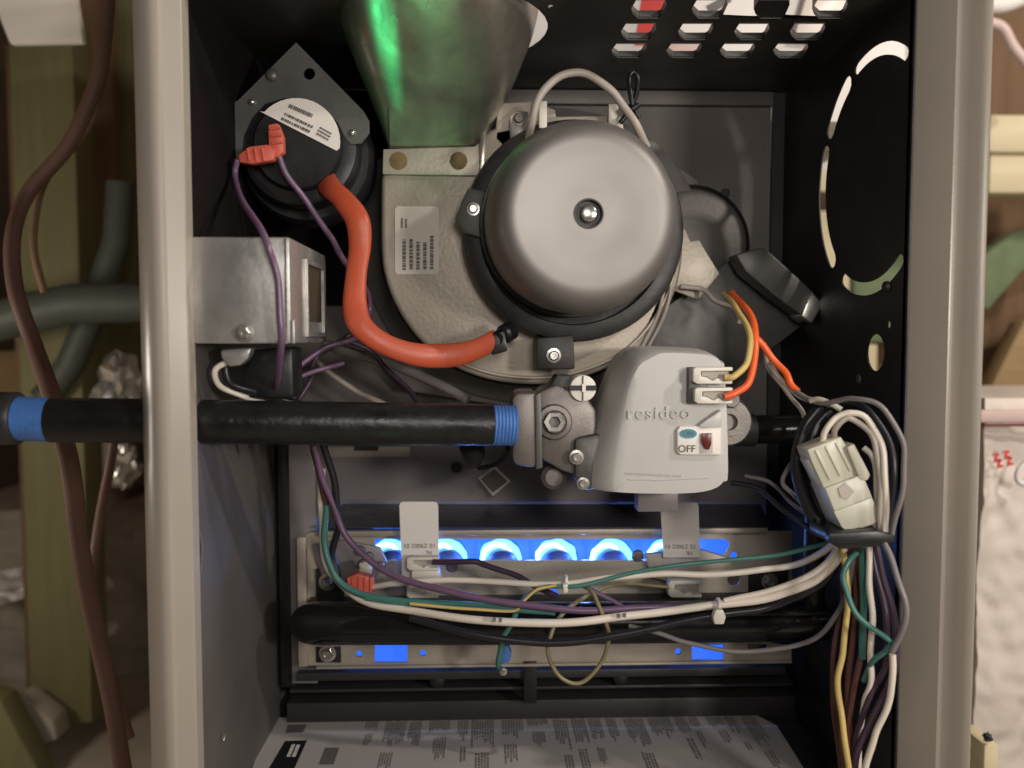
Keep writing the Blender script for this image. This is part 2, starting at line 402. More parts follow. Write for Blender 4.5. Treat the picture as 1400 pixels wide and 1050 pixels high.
# base
box('floor_panel', LW, XR, .0, YB, ZB-.0012, ZB, 'dark panel', cab)
pbox('base_rail', 405, 912, 1075, 932, .192, .255, 'dark panel', cab, .001)
pbox('base_step', 395, 934, 1085, 948, .200, .2565, 'dark panel', cab, .001)
pbox('base_step', 392, 952, 1088, 990, .205, .2570, 'dark panel', cab, .001)
pbox('base_bracket', 716, 905, 734, 962, .186, .1915, 'black steel', cab, .0005)
for q in ((598, 928), (848, 925)): lathe('rubber_plug', [(0, .0072), (-.004, .0065), (-.006, .004), (-.006, 0)], P(q[0], q[1], .1995), 'black plastic', cab, seg=20)
# furnace body behind
box('rear_body', xLo+.002, xRo-.10, YB+.004, .60, -.48, ZT-.003, 'grey panel', cab)

for q, ln in (((278, 752), 9), ((300, 1011), 5)):
    Yq = .024 if q[1] < 900 else .06
    pq = P(q[0], q[1], Yq)
    tX = LW+(LWB-LW)*(Yq-.02)/(YB-.02)+.0016
    tube('paint_scuff', [Vector((tX, Yq, pq.z+.012 if q[1] < 900 else pq.z)), Vector((tX+.0006, Yq+.003, pq.z+.002)), Vector((tX, Yq+.001, pq.z-.014 if q[1] < 900 else pq.z-.001))], .0011, 'screw metal', cab, 6)
# ================================================================== things on top and behind, seen through slots
cb = thing('cardboard_carton', 'white cardboard carton with a red corner seen through the slots in the top panel', 'carton', (.1, .4, ZT))
bz = ZT+.0012
def cx(px, py, Y): return P(px, py, Y)
box('carton_body', P(640, 0, .36).x, P(1240, 0, .36).x, .36, .60, bz, bz+.34, 'carton white', cb, .002)
prism('red_print', [(886, -60), (960, -60), (890, 62), (868, 62)], .3594, .3597, 'carton red', cb)
prism('grey_print', [(965, 8), (1000, -10), (1000, 2), (972, 20)], .3594, .3597, 'print grey', cb)
prism('tan_print', [(905, 55), (980, 40), (980, 90), (900, 90)], .3595, .3598, 'pink', cb)
prism('flap', [(1110, -30), (1170, -30), (1120, 60), (1085, 55)], .350, .3590, 'wrap', cb, .001)

# ================================================================== vent duct
dct = thing('flue_duct', 'shiny galvanised flue duct narrowing onto the blower outlet', 'flue duct', (DX, DY, .15))
bm = bmesh.new(); secs = []
from mathutils import noise as _n
zs = [.36, .30, .26, .24, .228, .217, .211, .206, .200, .195, .190, .185, .180, .175, .170, .166, .162, .158, .155, .153]
zb = P(590, 204, .150).z
zs[-1] = zb; zs[-2] = zb+.004
for z in zs:
    t = 0 if z >= .225 else min(1, (.225-z)/(.225-zb)); t = t*t*(3-2*t)*.35+t*.65
    yf = (DY-DR)*(1-t)+.1495*t; yb2 = (DY+DR)*(1-t)+.213*t; yc = (yf+yb2)/2
    sc_ = (yf+D)/F
    xl, xr_ = P(532, 100, yf).x, P(637, 100, yf).x             # folded creases of the flat front
    xa0, xa1 = P(529, 204, .15).x, P(661, 204, .15).x
    sl_, sr_ = (DX-DR*.80)*(1-t)+xa0*t, (DX+DR*.97)*(1-t)+xa1*t
    xl = max(xl, sl_+.002*0); xr_ = min(xr_, sr_)
    ring = []
    Q = [(xl+(xr_-xl)*i/8, yf-.0006*math.sin(math.pi*i/8)) for i in range(9)]
    e = 2.0+1.0*t
    for i in range(1, 17):      # right wing
        a_ = math.pi/2*i/16; Q.append((xr_+(sr_-xr_)*math.sin(a_)**(2/e), yc-(yc-yf-.002)*math.cos(a_)**(2/e)))
    for i in range(1, 13):
        a_ = math.pi/2*i/12; Q.append((DX+(sr_-DX)*math.cos(a_)**(2/e), yc+(yb2-yc)*math.sin(a_)**(2/e)))
    for i in range(11, -1, -1):
        a_ = math.pi/2*i/12; Q.append((DX+(sl_-DX)*math.cos(a_)**(2/e), yc+(yb2-yc)*math.sin(a_)**(2/e)))
    for i in range(15, 0, -1):
        a_ = math.pi/2*i/16; Q.append((xl+(sl_-xl)*math.sin(a_)**(2/e), yc-(yc-yf-.002)*math.cos(a_)**(2/e)))
    ring = [bm.verts.new(Vector((x, y, z))+Vector((0, 1, 0))*(.0016*_n.noise(Vector((x*38, z*22, 1.7)))+.0007*_n.noise(Vector((x*110, z*60, 5))))*(0 if t > .97 else 1)) for x, y in Q]
    secs.append(ring)
for a_, b_ in zip(secs, secs[1:]):
    K = len(a_)
    for k in range(K): j = (k+1) % K; bm.faces.new((a_[k], a_[j], b_[j], b_[k]))
finish('duct_body', bm, 'duct metal', dct, smooth=25)
tube('seam', [P(668, -30, .05), P(664, 60, .09), P(660, 130, .125), P(657, 196, .150)], .0014, 'duct metal', dct, 8)
prism('outlet_flange', [(524, 204), (660, 200), (655, 240), (523, 238)], .1455, .1485, 'aluminised', dct, .0005)
prism('flange_fold', [(655, 200), (662, 170), (666, 172), (662, 238), (655, 240)], .1448, .1470, 'duct metal', dct, .0003)
for q in (545, 627): lathe('rusty_rivet', [(0, .0066), (-.0008, .0066), (-.0014, .005), (-.0016, 0)], P(q, 220, .1455), 'rust', dct, seg=24)

# ================================================================== draft inducer
ind = thing('draft_inducer', 'round grey blower motor on a beige metal housing in the middle of the cabinet', 'blower', P(760, 520, .2))
hs = [(521, 238), (521, 340), (528, 385), (545, 425), (572, 463), (608, 494), (652, 514), (700, 524), (760, 524), (820, 508), (868, 480), (905, 436), (928, 385), (934, 330), (922, 270), (880, 215), (810, 180), (700, 170), (640, 190)]
hs = [tuple(v[:2]) for v in spline([(x, y, 0) for x, y in hs], 3)]
prism('housing', hs, .150, .2255, 'aluminised', ind, .004, seg=3)
def off(l, d, c=(740, 350)):
    o = []
    for x, y in l:
        v = Vector((x-c[0], y-c[1])); L = v.length; o.append((c[0]+v.x*(1+d/L), c[1]+v.y*(1+d/L)))
    return o
prism('gasket', off(hs, 3), .2258, .2285, 'black plastic', ind)
prism('housing_rim', off(hs, 26), .2288, .2335, 'bracket grey', ind, .001)
prism('mounting_plate', off([(505, 300), (505, 470), (560, 530), (760, 560), (930, 540), (960, 420), (950, 250), (800, 150), (560, 200)], 6), .236, .2385, 'lower panel', ind, .001)
# outer bead of the housing front
hb = [P(x, y, .1485) for x, y in off(hs, -9)][14:48]
tube('housing_bead', hb, .0014, 'aluminised', ind, 8)
# dark motor mount ring with tabs
mc = P(784, 316, .130)
lathe('motor_mount', [(0.022, .0), (.022, .0815), (.0, .0825), (-.004, .081), (-.006, .077), (-.006, .070), (0, .069), (0, 0)], mc, 'motor dark', ind, seg=72)
prism('mount_tab', [(622, 298), (640, 256), (666, 262), (670, 330), (636, 318)], .118, .136, 'bracket grey', ind, .0015)
prism('mount_tab', [(733, 462), (784, 458), (786, 505), (733, 505)], .118, .140, 'motor dark', ind, .0015)
screw(647, 286, .1175, 7, ind, hexh=False); screw(757, 486, .1175, 8, ind, hexh=False)
prism('wire_clamp', [(668, 458), (690, 452), (694, 480), (672, 486)], .110, .136, 'black plastic', ind, .001)
# motor can
c0 = P(805, 292, .045); rM = 133*S(.06)
axis = Vector((-.05, 1, .03)).normalized()
k = rM
prof = [(.078, k*.97), (.073, k*.985), (.038, k), (.030, k*.998), (.0235, k*.99), (.0175, k*.974), (.0125, k*.951), (.0085, k*.923), (.0055, k*.893), (.0033, k*.862), (.0018, k*.831), (.0009, k*.80), (.0004, k*.77), (.0001, k*.74), (.0, k*.71), (0, k*.60), (.0, k*.50), (.0001, k*.49), (.0001, k*.40), (.0002, k*.39), (.0002, k*.26), (.0001, k*.23), (.0, k*.18), (.0, k*.150)]
can = lathe('motor_can', prof, c0, 'motor paint', ind, axis=axis, seg=96, smooth=60)
lathe('hub_recess', [(0, k*.152), (-.0010, k*.148), (-.0010, k*.135), (.0040, k*.128), (.0040, k*.0)], c0, 'motor dark', can, axis=axis, seg=48)
lathe('shaft', [(.0040, k*.085), (-.0012, k*.085), (-.0020, k*.078), (-.0024, k*.066), (-.0024, 0)], c0, 'screw metal', can, axis=axis, seg=40)
lathe('motor_base_ring', [(.070, k*.9), (.070, k*1.03), (.078, k*1.04), (.086, k*1.0), (.086, k*.8)], c0, 'motor dark', ind, axis=axis, seg=72)
# bracket upper left of motor
prism('terminal_plate', [(680, 150), (688, 140), (730, 138), (760, 150), (760, 220), (700, 215), (676, 190)], .150, .160, 'aluminised', ind, .0015)
prism('terminal_strap', [(697, 205), (697, 160), (706, 151), (722, 152), (728, 205)], .140, .1485, 'screw metal', ind, .001)
screw(709, 163, .1395, 7, ind, m='cast metal', hexh=False)
pbox('spacer_post', 737, 138, 748, 175, .12, .125, 'white plastic', ind, .0006)
pbox('spacer_post', 832, 142, 846, 172, .12, .125, 'white plastic', ind, .0006)
prism('top_plate', [(740, 160), (850, 158), (856, 200), (735, 200)], .126, .1275, 'aluminised', ind, .0005)
# data label on housing
def printlines(name, p0, du, dv, rows, m, parent, rmin=.5, h=.55, yoff=Vector((0, -.0004, 0)), seed=1, blocks=True):
    """printed lines on a label: p0 corner, du along the lines, dv across"""
    rnd = random.Random(seed); bm = bmesh.new()
    for i in range(rows):
        t0 = (i+.5-h/2)/rows; t1 = (i+.5+h/2)/rows; s = rnd.uniform(0, .05); end = rnd.uniform(rmin, 1)
        L = .03
        while s < end:
            e = min(end, s+rnd.uniform(.03, .11))
            q = [p0+du*s+dv*t0, p0+du*e+dv*t0, p0+du*e+dv*t1, p0+du*s+dv*t1]
            bm.faces.new([bm.verts.new(v+yoff) for v in q]); s = e+rnd.uniform(.012, .03)
    return finish(name, bm, m, parent, smooth=0)
lab = thing('data_label', 'cream sticker with sideways printed lines on the beige blower housing', 'label', P(570, 375, .1495))
prism('sticker', [(540, 286), (543, 282), (597, 282), (600, 286), (600, 371), (597, 375), (543, 375), (540, 371)], .1490, .1497, 'label white', lab)
A = P(548, 370, .1488); B = P(548, 322, .1488); C_ = P(595, 370, .1488)
printlines('print', A, B-A, C_-A, 5, 'print grey', lab, .75, .5, seed=3)
A = P(547, 312, .1488); B = P(547, 298, .1488); C_ = P(558, 312, .1488)
printlines('print', A, B-A, C_-A, 2, 'print grey', lab, .9, .5, seed=5)

# right hand rear lobe, tape, box
lobe = thing('round_cover', 'smooth grey round cover behind the motor on the back panel', 'cover', P(935, 400, .22))
lathe('cover_dish', [(.012, .050), (0, .050), (-.006, .047), (-.009, .040), (-.010, 0)], P(944, 335, .235), 'grey panel', lobe, seg=64)
lathe('cover_rim', [(.004, .0515), (-.001, .0522), (-.002, .050), (.004, .049)], P(944, 335, .236), 'motor dark', lobe, seg=64)
prism('foil', [(930, 300), (938, 322), (948, 330), (958, 328), (966, 345), (982, 372), (960, 388), (925, 352)], .200, .203, 'galvanised', lobe, .0008) if False else None
tag(prism('foil_flap', [(928, 318), (936, 312), (944, 330), (956, 328), (966, 345), (984, 374), (955, 410), (915, 395), (905, 372)], .188, .1905, 'aluminised', None, .001), 'creased beige foil flap beside the right edge of the motor', 'foil')
tag(prism('angled_shield', [(905, 425), (1006, 350), (1100, 442), (1056, 476), (1016, 520), (900, 520), (880, 470)], .206, .2075, 'bracket grey', None, .0006), 'grey sheet metal shield standing diagonally behind the white gas valve', 'shield')
sw = thing('limit_switch_box', 'dark grey flat box with a bright metal end, tilted beside the right wall', 'switch box', P(1060, 440, .18))
prism('box_body', [(1006, 348), (1040, 338), (1050, 342), (1114, 400), (1100, 434), (1060, 405), (1020, 372)], .172, .197, 'bracket grey', sw, .002)
prism('metal_end', [(1110, 398), (1125, 416), (1110, 442), (1096, 432)], .168, .196, 'screw metal', sw, .001)
cap_ = prism('wire_bundle_boot', [(905, 398), (914, 390), (918, 396), (900, 440), (880, 478), (868, 474)], .150, .154, 'wire beige', None, .001)
tag(cap_, 'beige flat lead sleeve running down from the lower right of the motor', 'sleeve')
for i, dx in enumerate((0, 9)):
    wire('motor_lead', ('inner' if i == 0 else 'outer')+' of the two beige motor leads going down behind the white valve', [(908+dx, 392, .146), (903+dx, 420, .146), (890+dx, 450, .148), (872+dx, 485, .15)], 2.6, 'wire beige', group='beige motor leads')

# ================================================================== pressure switch
ps = thing('pressure_switch', 'round black pressure switch on a grey angled plate in the upper left corner', 'pressure switch', P(400, 240, .14))
br = [(405, 58), (497, 152), (505, 166), (505, 182), (494, 196), (480, 197), (472, 188), (462, 168), (440, 145), (415, 134), (388, 134), (362, 142), (345, 160), (333, 185), (330, 215), (322, 236), (300, 212), (295, 195), (296, 158), (328, 135)]
hol = [circ(423, 101, 8, 16), circ(312, 188, 7, 16)]
prism('bracket_plate', br, .120, .1215, 'bracket grey', ps, holes=hol)
lathe('diaphragm_can', [(.03, .042), (.0, .0425), (-.003, .041), (-.004, .038), (-.004, .032), (-.0095, .0315), (-.011, .030), (-.011, 0)], P(410, 203, .125), 'black plastic', ps, seg=64)
lathe('rear_can', [(.03, .050), (.005, .050), (0, .047), (0, 0)], P(418, 214, .145), 'black plastic', ps, seg=64)
hm = [(355, 152)]+circ(405, 194, 60, 18, 137, -8)+[(460, 206)]
lbl = prism('half_round_label', hm, .1132, .1138, 'tag white', ps)
A = P(366, 148, .1129); du = P(462, 198, .1129)-A; A2 = P(378, 141, .1129)
printlines('print', P(390, 152, .1129), P(432, 172, .1129)-P(390, 152, .1129), P(383, 165, .1129)-P(390, 152, .1129), 2, 'print grey', ps, .9, .5, seed=9)
printlines('print', P(396, 140, .1129), P(430, 155, .1129)-P(396, 140, .1129), P(392, 148, .1129)-P(396, 140, .1129), 1, 'print grey', ps, .9, .6, seed=19)
printlines('print', P(438, 172, .1129), P(456, 182, .1129)-P(438, 172, .1129), P(431, 184, .1129)-P(438, 172, .1129), 3, 'print grey', ps, .9, .5, seed=10)
for q in ((372, 103, 9), (345, 140, 5), (482, 182, 5)): lathe('rivet', [(0, q[2]*S(.12)), (-.002, q[2]*S(.12)*.85), (-.003, q[2]*S(.12)*.5), (-.0032, 0)], P(q[0], q[1], .120), 'bracket grey' if q[2] > 6 else 'screw metal', ps, seg=20)
pa = tag(prism('spade_connector', [(366, 170), (380, 168), (387, 186), (388, 208), (378, 216), (367, 206)], .098, .106, 'red plastic', None, .0012), 'upright red spade connector on the black pressure switch', 'connector', 'red spade connectors')
pb = tag(prism('spade_connector', [(325, 212), (340, 200), (366, 197), (376, 206), (374, 219), (345, 224), (327, 222)], .094, .102, 'red plastic', None, .0012), 'lying red spade connector on the left of the pressure switch', 'connector', 'red spade connectors')
for q in ((369, 176), (371, 186), (372, 196)): tube('grip_ridge', [P(q[0], q[1], .0975), P(q[0]+14, q[1]-1, .0975)], .0008, 'red plastic', pa, 6)
for q in (338, 348, 358): tube('grip_ridge', [P(q, 203, .0935), P(q+3, 220, .0935)], .0008, 'red plastic', pb, 6)
wire('purple_wire', 'left purple wire dropping from the pressure switch past the metal box', [(325, 218, .096), (321, 245, .094), (335, 280, .045), (362, 325, .008), (376, 365, .008), (383, 420, .008), (384, 470, .012), (380, 512, .04), (372, 545, .085)], 4.6, 'wire purple')
wire('purple_wire', 'right purple wire slanting from the red connector down behind the red hose', [(378, 208, .100), (392, 238, .104), (420, 278, .11), (450, 320, .12), (466, 350, .13), (500, 395, .17), (505, 430, .18), (485, 462, .14), (440, 478, .13), (395, 510, .12), (365, 532, .11)], 4.2, 'wire purple')
wire('dark_purple_wire', 'dark purple wire crossing from the red hose down to the black pipe', [(470, 462, .14), (505, 480, .15), (530, 505, .15), (560, 535, .14), (575, 556, .12)], 3.6, 'wire dark purple')
wire('dark_purple_wire', 'dark wire loop hanging above the black gas pipe near the metal box', [(478, 458, .145), (460, 470, .14), (432, 490, .14), (424, 520, .13), (405, 552, .12)], 3.6, 'wire dark purple')
wire('grey_purple_cable', 'dull grey purple cable slanting down left of the blower housing', [(440, 470, .16), (480, 482, .16), (540, 500, .17), (590, 520, .17), (640, 548, .16)], 7, 'wire grey')
wire('grey_lead', 'pale grey lead running along the back panel above the gas pipe', [(430, 486, .20), (450, 510, .2), (490, 535, .2), (530, 556, .19)], 4, 'wire beige')

# red hose
hz = [(436, 236, .150), (444, 246, .125), (453, 258, .108), (468, 272, .10), (488, 300, .095), (492, 335, .095), (487, 375, .09), (485, 415, .085), (493, 445, .08), (525, 470, .08), (570, 485, .085), (615, 486, .095), (650, 478, .105), (678, 464, .115)]
hose = thing('red_hose', 'glossy red silicone hose curving from pressure switch to blower housing', 'hose', P(487, 400, .09))
tube('hose_body', wpath(hz, 9), [ (15.5+1.2*math.sin(i*.21))*S(.09) for i in range(len(wpath(hz, 9)))], 'red hose', hose, 24, flat=.5)
lathe('hose_barb', [(0, .0055), (.010, .0055), (.012, .0072), (.02, .0072), (.02, 0)], P(676, 465, .111), 'black plastic', hose, axis=(.6, .7, .35), seg=24)

# ================================================================== junction box
jb = thing('junction_box', 'galvanised metal junction box with an oblong side opening at the left wall', 'junction box', P(330, 470, .03))
a = P(255, 470, .018); b_ = P(396, 324, .018)
bm = bmesh.new()
box('box_body', a.x, b_.x, .018, .135, a.z, b_.z, 'galvanised', jb, .0015)
# side face frame round the opening
def onX(px, py, X):
    d = CR @ Vector(((px-700)/F, -(py-525)/F, -1.0)); return cam.location+d*(X/d.x)
q0 = onX(416, 354, b_.x); q1 = onX(441, 462, b_.x)
Y0_, Y1_ = q0.y, q1.y; Z1_, Z0_ = q0.z, onX(416, 460, b_.x).z
box('opening_recess', b_.x-.0002, b_.x+.0003, Y0_+.004, Y1_-.004, Z0_+.01, Z1_-.003, 'brown dark', jb)
fr = bmesh.new()
for (ya, yb, za, zb_) in ((Y0_, Y0_+.003, Z0_, Z1_), (Y1_-.003, Y1_, Z0_, Z1_), (Y0_+.003, Y1_-.003, Z1_-.003, Z1_), (Y0_+.003, Y1_-.003, Z0_, Z0_+.003)):
    box_bm(b_.x+.0001, b_.x+.0022, ya, yb, za, zb_, fr)
finish('opening_frame', fr, 'galvanised', jb)
box('folded_edge', b_.x+.0001, b_.x+.0024, .0170, .020, a.z, b_.z-.05, 'galvanised', jb, .0006)
screw(335, 455, .016, 10, jb)
box('corner_seam', b_.x-.0030, b_.x-.0018, .0164, .0177, a.z, b_.z-.001, 'screw metal', jb)
prism('cable_clamp', [(300, 478), (345, 474), (340, 490), (328, 500), (312, 502), (302, 490)], .040, .050, 'galvanised', jb, .002)
tag(prism('strain_relief', [(328, 480), (400, 474), (402, 545), (330, 545)], .060, .09, 'black plastic', None, .003), 'black block hidden under the metal junction box above the pipe', 'strain relief')
wire('white_wire', 'short white wire looping out under the metal junction box', [(318, 492, .045), (300, 500, .045), (293, 514, .045), (305, 530, .05), (335, 543, .06), (372, 552, .085)], 4.2, 'wire white')
wire('black_wire', 'thick black wire curling beside the white loop under the box', [(320, 488, .05), (308, 505, .048), (316, 524, .05), (345, 537, .06), (385, 545, .08), (420, 556, .085)], 5, 'wire black')
wire('purple_ground_wire', 'thin purple wire lying across the gap above the gas pipe', [(370, 532, .105), (410, 515, .115), (440, 505, .12), (470, 496, .13)], 3.4, 'wire purple')

# ================================================================== gas pipe
YP = .09
gp = thing('gas_pipe', 'thick black iron gas pipe running in from the left with blue thread tape', 'gas pipe', P(400, 608, YP))
tube('pipe_body', [P(70, 574, .032), P(200, 575.5, .036), P(400, 578, .046), P(560, 580, .056), P(672, 581, .066)], 29.5*S(.05), 'black pipe', gp, 40)
tube('thread_tape', [P(18, 572, .03), P(72, 574, .032)], 30*S(.03), 'blue tape', gp, 32)
bm = bmesh.new(); p0, p1 = P(668, 581, .066), P(706, 582, .068); dv = p1-p0; pr = []
for i in range(8):
    for f, rr in ((0, 27), (.4, 28.6), (.8, 27)): pr.append(((i+f)/8*dv.length, rr*S(.066)))
lathe('threads', pr, p0, 'blue tape', gp, axis=dv, seg=36)
el = lathe('elbow_collar', [(0, .0), (0, .0150), (.003, .0165), (.014, .0165), (.016, .0150), (.016, 0)], P(-8, 572, .03), 'motor dark', gp, axis=(1, 0, 0), seg=32)
tube('elbow', [P(-6, 572, .03), P(-40, 580, .035), P(-60, 640, .04)], .015, 'motor dark', gp, 24)
# inner tape tab

# ================================================================== gas valve
gv = thing('gas_valve', 'off white gas valve with resideo lettering and a small OFF switch', 'gas valve', P(880, 675, .08))
YV = .058
prism('inlet_collar', [(700, 545), (707, 537), (735, 537), (737, 632), (733, 640), (707, 637), (700, 628)], .066, .115, 'cast metal', gv, .003)
prism('body_block', [(736, 536), (760, 525), (800, 540), (815, 560), (820, 640), (790, 650), (770, 645), (740, 628)], .080, .125, 'cast metal', gv, .003)
prism('flange_edge', [(731, 540), (740, 536), (742, 640), (733, 642)], .064, .10, 'bracket grey', gv, .001)
lathe('test_cap', [(.02, .0125), (.0, .0125), (-.002, .0115), (-.0025, .0085), (-.001, .008), (-.001, .0078), (-.0048, .0074), (-.0056, .0065), (-.0056, .0042), (-.002, .0038), (-.002, 0)], P(758, 577, .078), 'cast metal', gv, seg=40)
lathe('test_port_ring', [(.0, .0075), (-.0008, .0072), (-.0008, .0044), (.001, .0042)], P(758, 577, .0722), 'screw metal', gv, seg=6)
kb = lathe('knob', [(.012, .009), (0, .0092), (-.001, .0088), (-.0014, .008), (-.0014, 0)], P(797, 531, .078), 'tag white', gv, seg=40)
a = P(779, 527, .0755); c_ = P(815, 534, .0755)
kn = box('knob_stripe', a.x, c_.x, .0755, .0763, c_.z, a.z, 'black plastic', kb)
box('knob_stripe', P(799, 0, .0750).x, P(800.5, 0, .075).x, .0758, .0764, P(0+797, 548, .075).z, P(797, 514, .075).z, 'print', kb)
pbox('knob_notch', 796, 525, 801, 536, .0746, .0754, 'tag white', kb)
prism('valve_wing', [(748, 534), (762, 512), (782, 514), (790, 540), (782, 560), (760, 552)], .084, .11, 'motor dark', gv, .001)
prism('lug', [(785, 600), (822, 592), (842, 600), (842, 668), (795, 672), (786, 655)], .074, .12, 'bracket grey', gv, .004)
screw(788, 625, .074, 8, gv, hexh=False); screw(797, 661, .072, 7, gv, hexh=False)
lathe('drain_plug', [(.02, .009), (0, .009), (-.003, .006), (-.003, 0)], P(757, 652, .095), 'cast metal', gv, seg=24)
# cover: front face polygon, rounder side wings going back
front = [(888, 488), (905, 482), (955, 484), (972, 488), (981, 496), (986, 510), (990, 640), (984, 655), (968, 666), (930, 671), (850, 670), (838, 662), (842, 620), (850, 570), (858, 530), (870, 500)]
back = [(866, 480), (885, 474), (955, 476), (975, 481), (985, 490), (990, 505), (994, 645), (988, 660), (970, 671), (930, 675), (812, 672), (798, 664), (804, 620), (822, 570), (836, 530), (852, 494)]
front = [tuple(v[:2]) for v in spline([(x, y, 0) for x, y in front+front[:1]], 3)][:-1]
back = [tuple(v[:2]) for v in spline([(x, y, 0) for x, y in back+back[:1]], 3)][:-1]
bm = bmesh.new(); rings = []
n = len(front)
cxm = sum(p[0] for p in front)/n; cym = sum(p[1] for p in front)/n
for s_, Yv in ((-.16, YV), (0.0, YV+.0006), (.10, YV+.0016), (.30, YV+.0045), (.55, YV+.011), (.82, YV+.021), (1.0, YV+.034), (1.0, YV+.062)):
    ring = []
    for f_, b2 in zip(front, back):
        if s_ < 0: q = (f_[0]+(cxm-f_[0])*-s_, f_[1]+(cym-f_[1])*-s_)
        else: q = (f_[0]+(b2[0]-f_[0])*s_, f_[1]+(b2[1]-f_[1])*s_)
        pp = P(q[0], q[1], YV+.01 if s_ < 0 else YV+.01); ring.append(bm.verts.new((pp.x, Yv, pp.z)))
    rings.append(ring)
for a_, b2 in zip(rings, rings[1:]):
    for i in range(n): j = (i+1) % n; bm.faces.new((a_[i], a_[j], b2[j], b2[i]))
bm.faces.new(rings[0]); bm.faces.new(list(reversed(rings[-1])))
cov = finish('cover', bm, 'valve plastic', gv, smooth=40)
text('raised_lettering', 'resideo', 25*S(YV), P(900, 565, YV-.0004), (math.pi/2, 0, 0), 'valve plastic', gv, ext=.0010, sx=1.05, space=1.12)
prism('switch_bezel', [(926, 588), (930, 583), (986, 583), (986, 622), (930, 622), (926, 617)], YV-.0035, YV+.003, 'tag white', gv, .0008)
prism('hood_ridge', [(955, 582), (986, 560), (988, 584), (960, 586)], YV-.005, YV+.004, 'valve plastic', gv, .001)
prism('teal_print', circ(941, 593, 12, 20, ry=6.5), YV-.0040, YV-.0038, 'teal', gv)
text('print_on', 'ON', 9*S(YV), P(941, 593, YV-.0042), (math.pi/2, 0, 0), 'print grey', gv, ext=.00005)
text('print_off', 'OFF', 14*S(YV), P(939, 614, YV-.0041), (math.pi/2, 0, 0), 'print', gv, ext=.00005)
pbox('switch_well', 957, 592, 975, 620, YV-.0042, YV-.0037, 'valve plastic', gv, .0001)
prism('rocker_switch', [(960, 593), (973, 592), (973, 607), (970, 615), (964, 614), (959, 604)], YV-.0062, YV-.0043, 'dark red', gv, .0005)
lathe('outlet_boss', [(.03, .018), (.004, .018), (0, .016), (0, .0105), (-.002, .010), (-.002, .006), (.002, .0055), (.002, 0)], P(996, 577, .082), 'cast metal', gv, seg=40)
lathe('outlet_screw', [(0, .006), (-.002, .005), (-.002, 0)], P(1000, 546, .075), 'cast metal', gv, seg=24)
pbox('lower_tab', 872, 672, 928, 700, .095, .11, 'lower panel', gv, .001)
pbox('terminal_base', 941, 502, 968, 552, YV-.006, YV+.008, 'bracket grey', gv, .001)
printlines('rating_print', P(850, 645, YV-.0003), P(932, 649, YV-.0003)-P(850, 645, YV-.0003), P(850, 649, YV-.0003)-P(850, 645, YV-.0003), 1, 'wire beige', gv, .95, .5, yoff=Vector((0, -.0003, 0)), seed=2)
tube('mould_seam', [P(858, 655, YV), P(900, 656, YV-.0001), P(968, 653, YV)], .0006, 'valve plastic', gv, 6)
# outlet pipe
op = thing('outlet_pipe', 'dark metal pipe leaving the right side of the gas valve', 'pipe', P(1050, 605, .1))
tube('pipe_body', [P(990, 588, .10), P(1100, 586, .10)], 20*S(.1), 'manifold black', op, 28)
tube('pipe_coupling', [P(1004, 588, .10), P(1030, 588, .10)], 23*S(.1), 'motor dark', op, 28)
tube('pipe_drop', [P(1095, 586, .10), P(1112, 600, .105), P(1114, 700, .115), P(1112, 850, .12)], 15*S(.1), 'black pipe', op, 20)
# two terminal connectors
def clipconn(name, label, x0, y0, x1, y1, Y, grp, parent=None):
    t = thing(name, label, 'connector', P((x0+x1)/2, y1, Y), grp)
    w_ = x1-x0; h_ = y1-y0
    fx = lambda l: [(x0+a*w_, y0+b*h_) for a, b in l]
    prism('shell', fx([(0, .1), (.08, 0), (1, 0), (1, .22), (.2, .25), (.2, .55), (.35, .6), (.5, .82), (.62, .62), (.75, .85), (1, .8), (.98, 1), (.1, 1), (0, .85)]), Y-.006, Y+.002, 'white plastic', t, .0006)
    prism('crimp', fx([(.22, .27), (.9, .25), (.9, .75), (.74, .8), (.62, .58), (.5, .78), (.35, .56), (.22, .53)]), Y-.002, Y+.0018, 'wire beige', t)
    return t
clipconn('spade_terminal', 'upper white spade terminal on the valve, holding the yellow wire', 948, 502, 1002, 525, YV-.006, 'white terminals on the valve')
clipconn('spade_terminal', 'lower white spade terminal on the valve, holding the orange wire', 950, 530, 1002, 552, YV-.006, 'white terminals on the valve')
wire('yellow_wire', 'yellow wire arching up from the upper valve terminal', [(990, 516, .046), (1004, 514, .045), (1020, 498, .05), (1026, 470, .06), (1018, 440, .08), (1004, 418, .10), (990, 402, .13)], 4.5, 'wire yellow')
wire('orange_wire', 'orange wire arching from the lower valve terminal beside the yellow one', [(990, 542, .046), (1005, 538, .045), (1024, 522, .05), (1031, 490, .06), (1033, 455, .07), (1022, 425, .09), (1000, 400, .12)], 5, 'wire orange')
wire('orange_wire', 'second orange wire slanting down towards the right wire bundle', [(1034, 462, .075), (1050, 482, .075), (1070, 505, .07), (1080, 522, .065), (1090, 536, .06)], 5, 'wire orange')
wire('beige_lead', 'beige lead curving out from under the diagonal shield', [(930, 392, .18), (960, 395, .18), (975, 410, .17), (1000, 420, .16), (1012, 440, .14)], 3.5, 'wire beige')
wire('yellow_wire', 'yellow wire dropping behind the orange wire by the right wall', [(1044, 470, .09), (1052, 505, .085), (1075, 535, .08), (1096, 562, .075), (1102, 600, .07)], 3.4, 'wire beige')

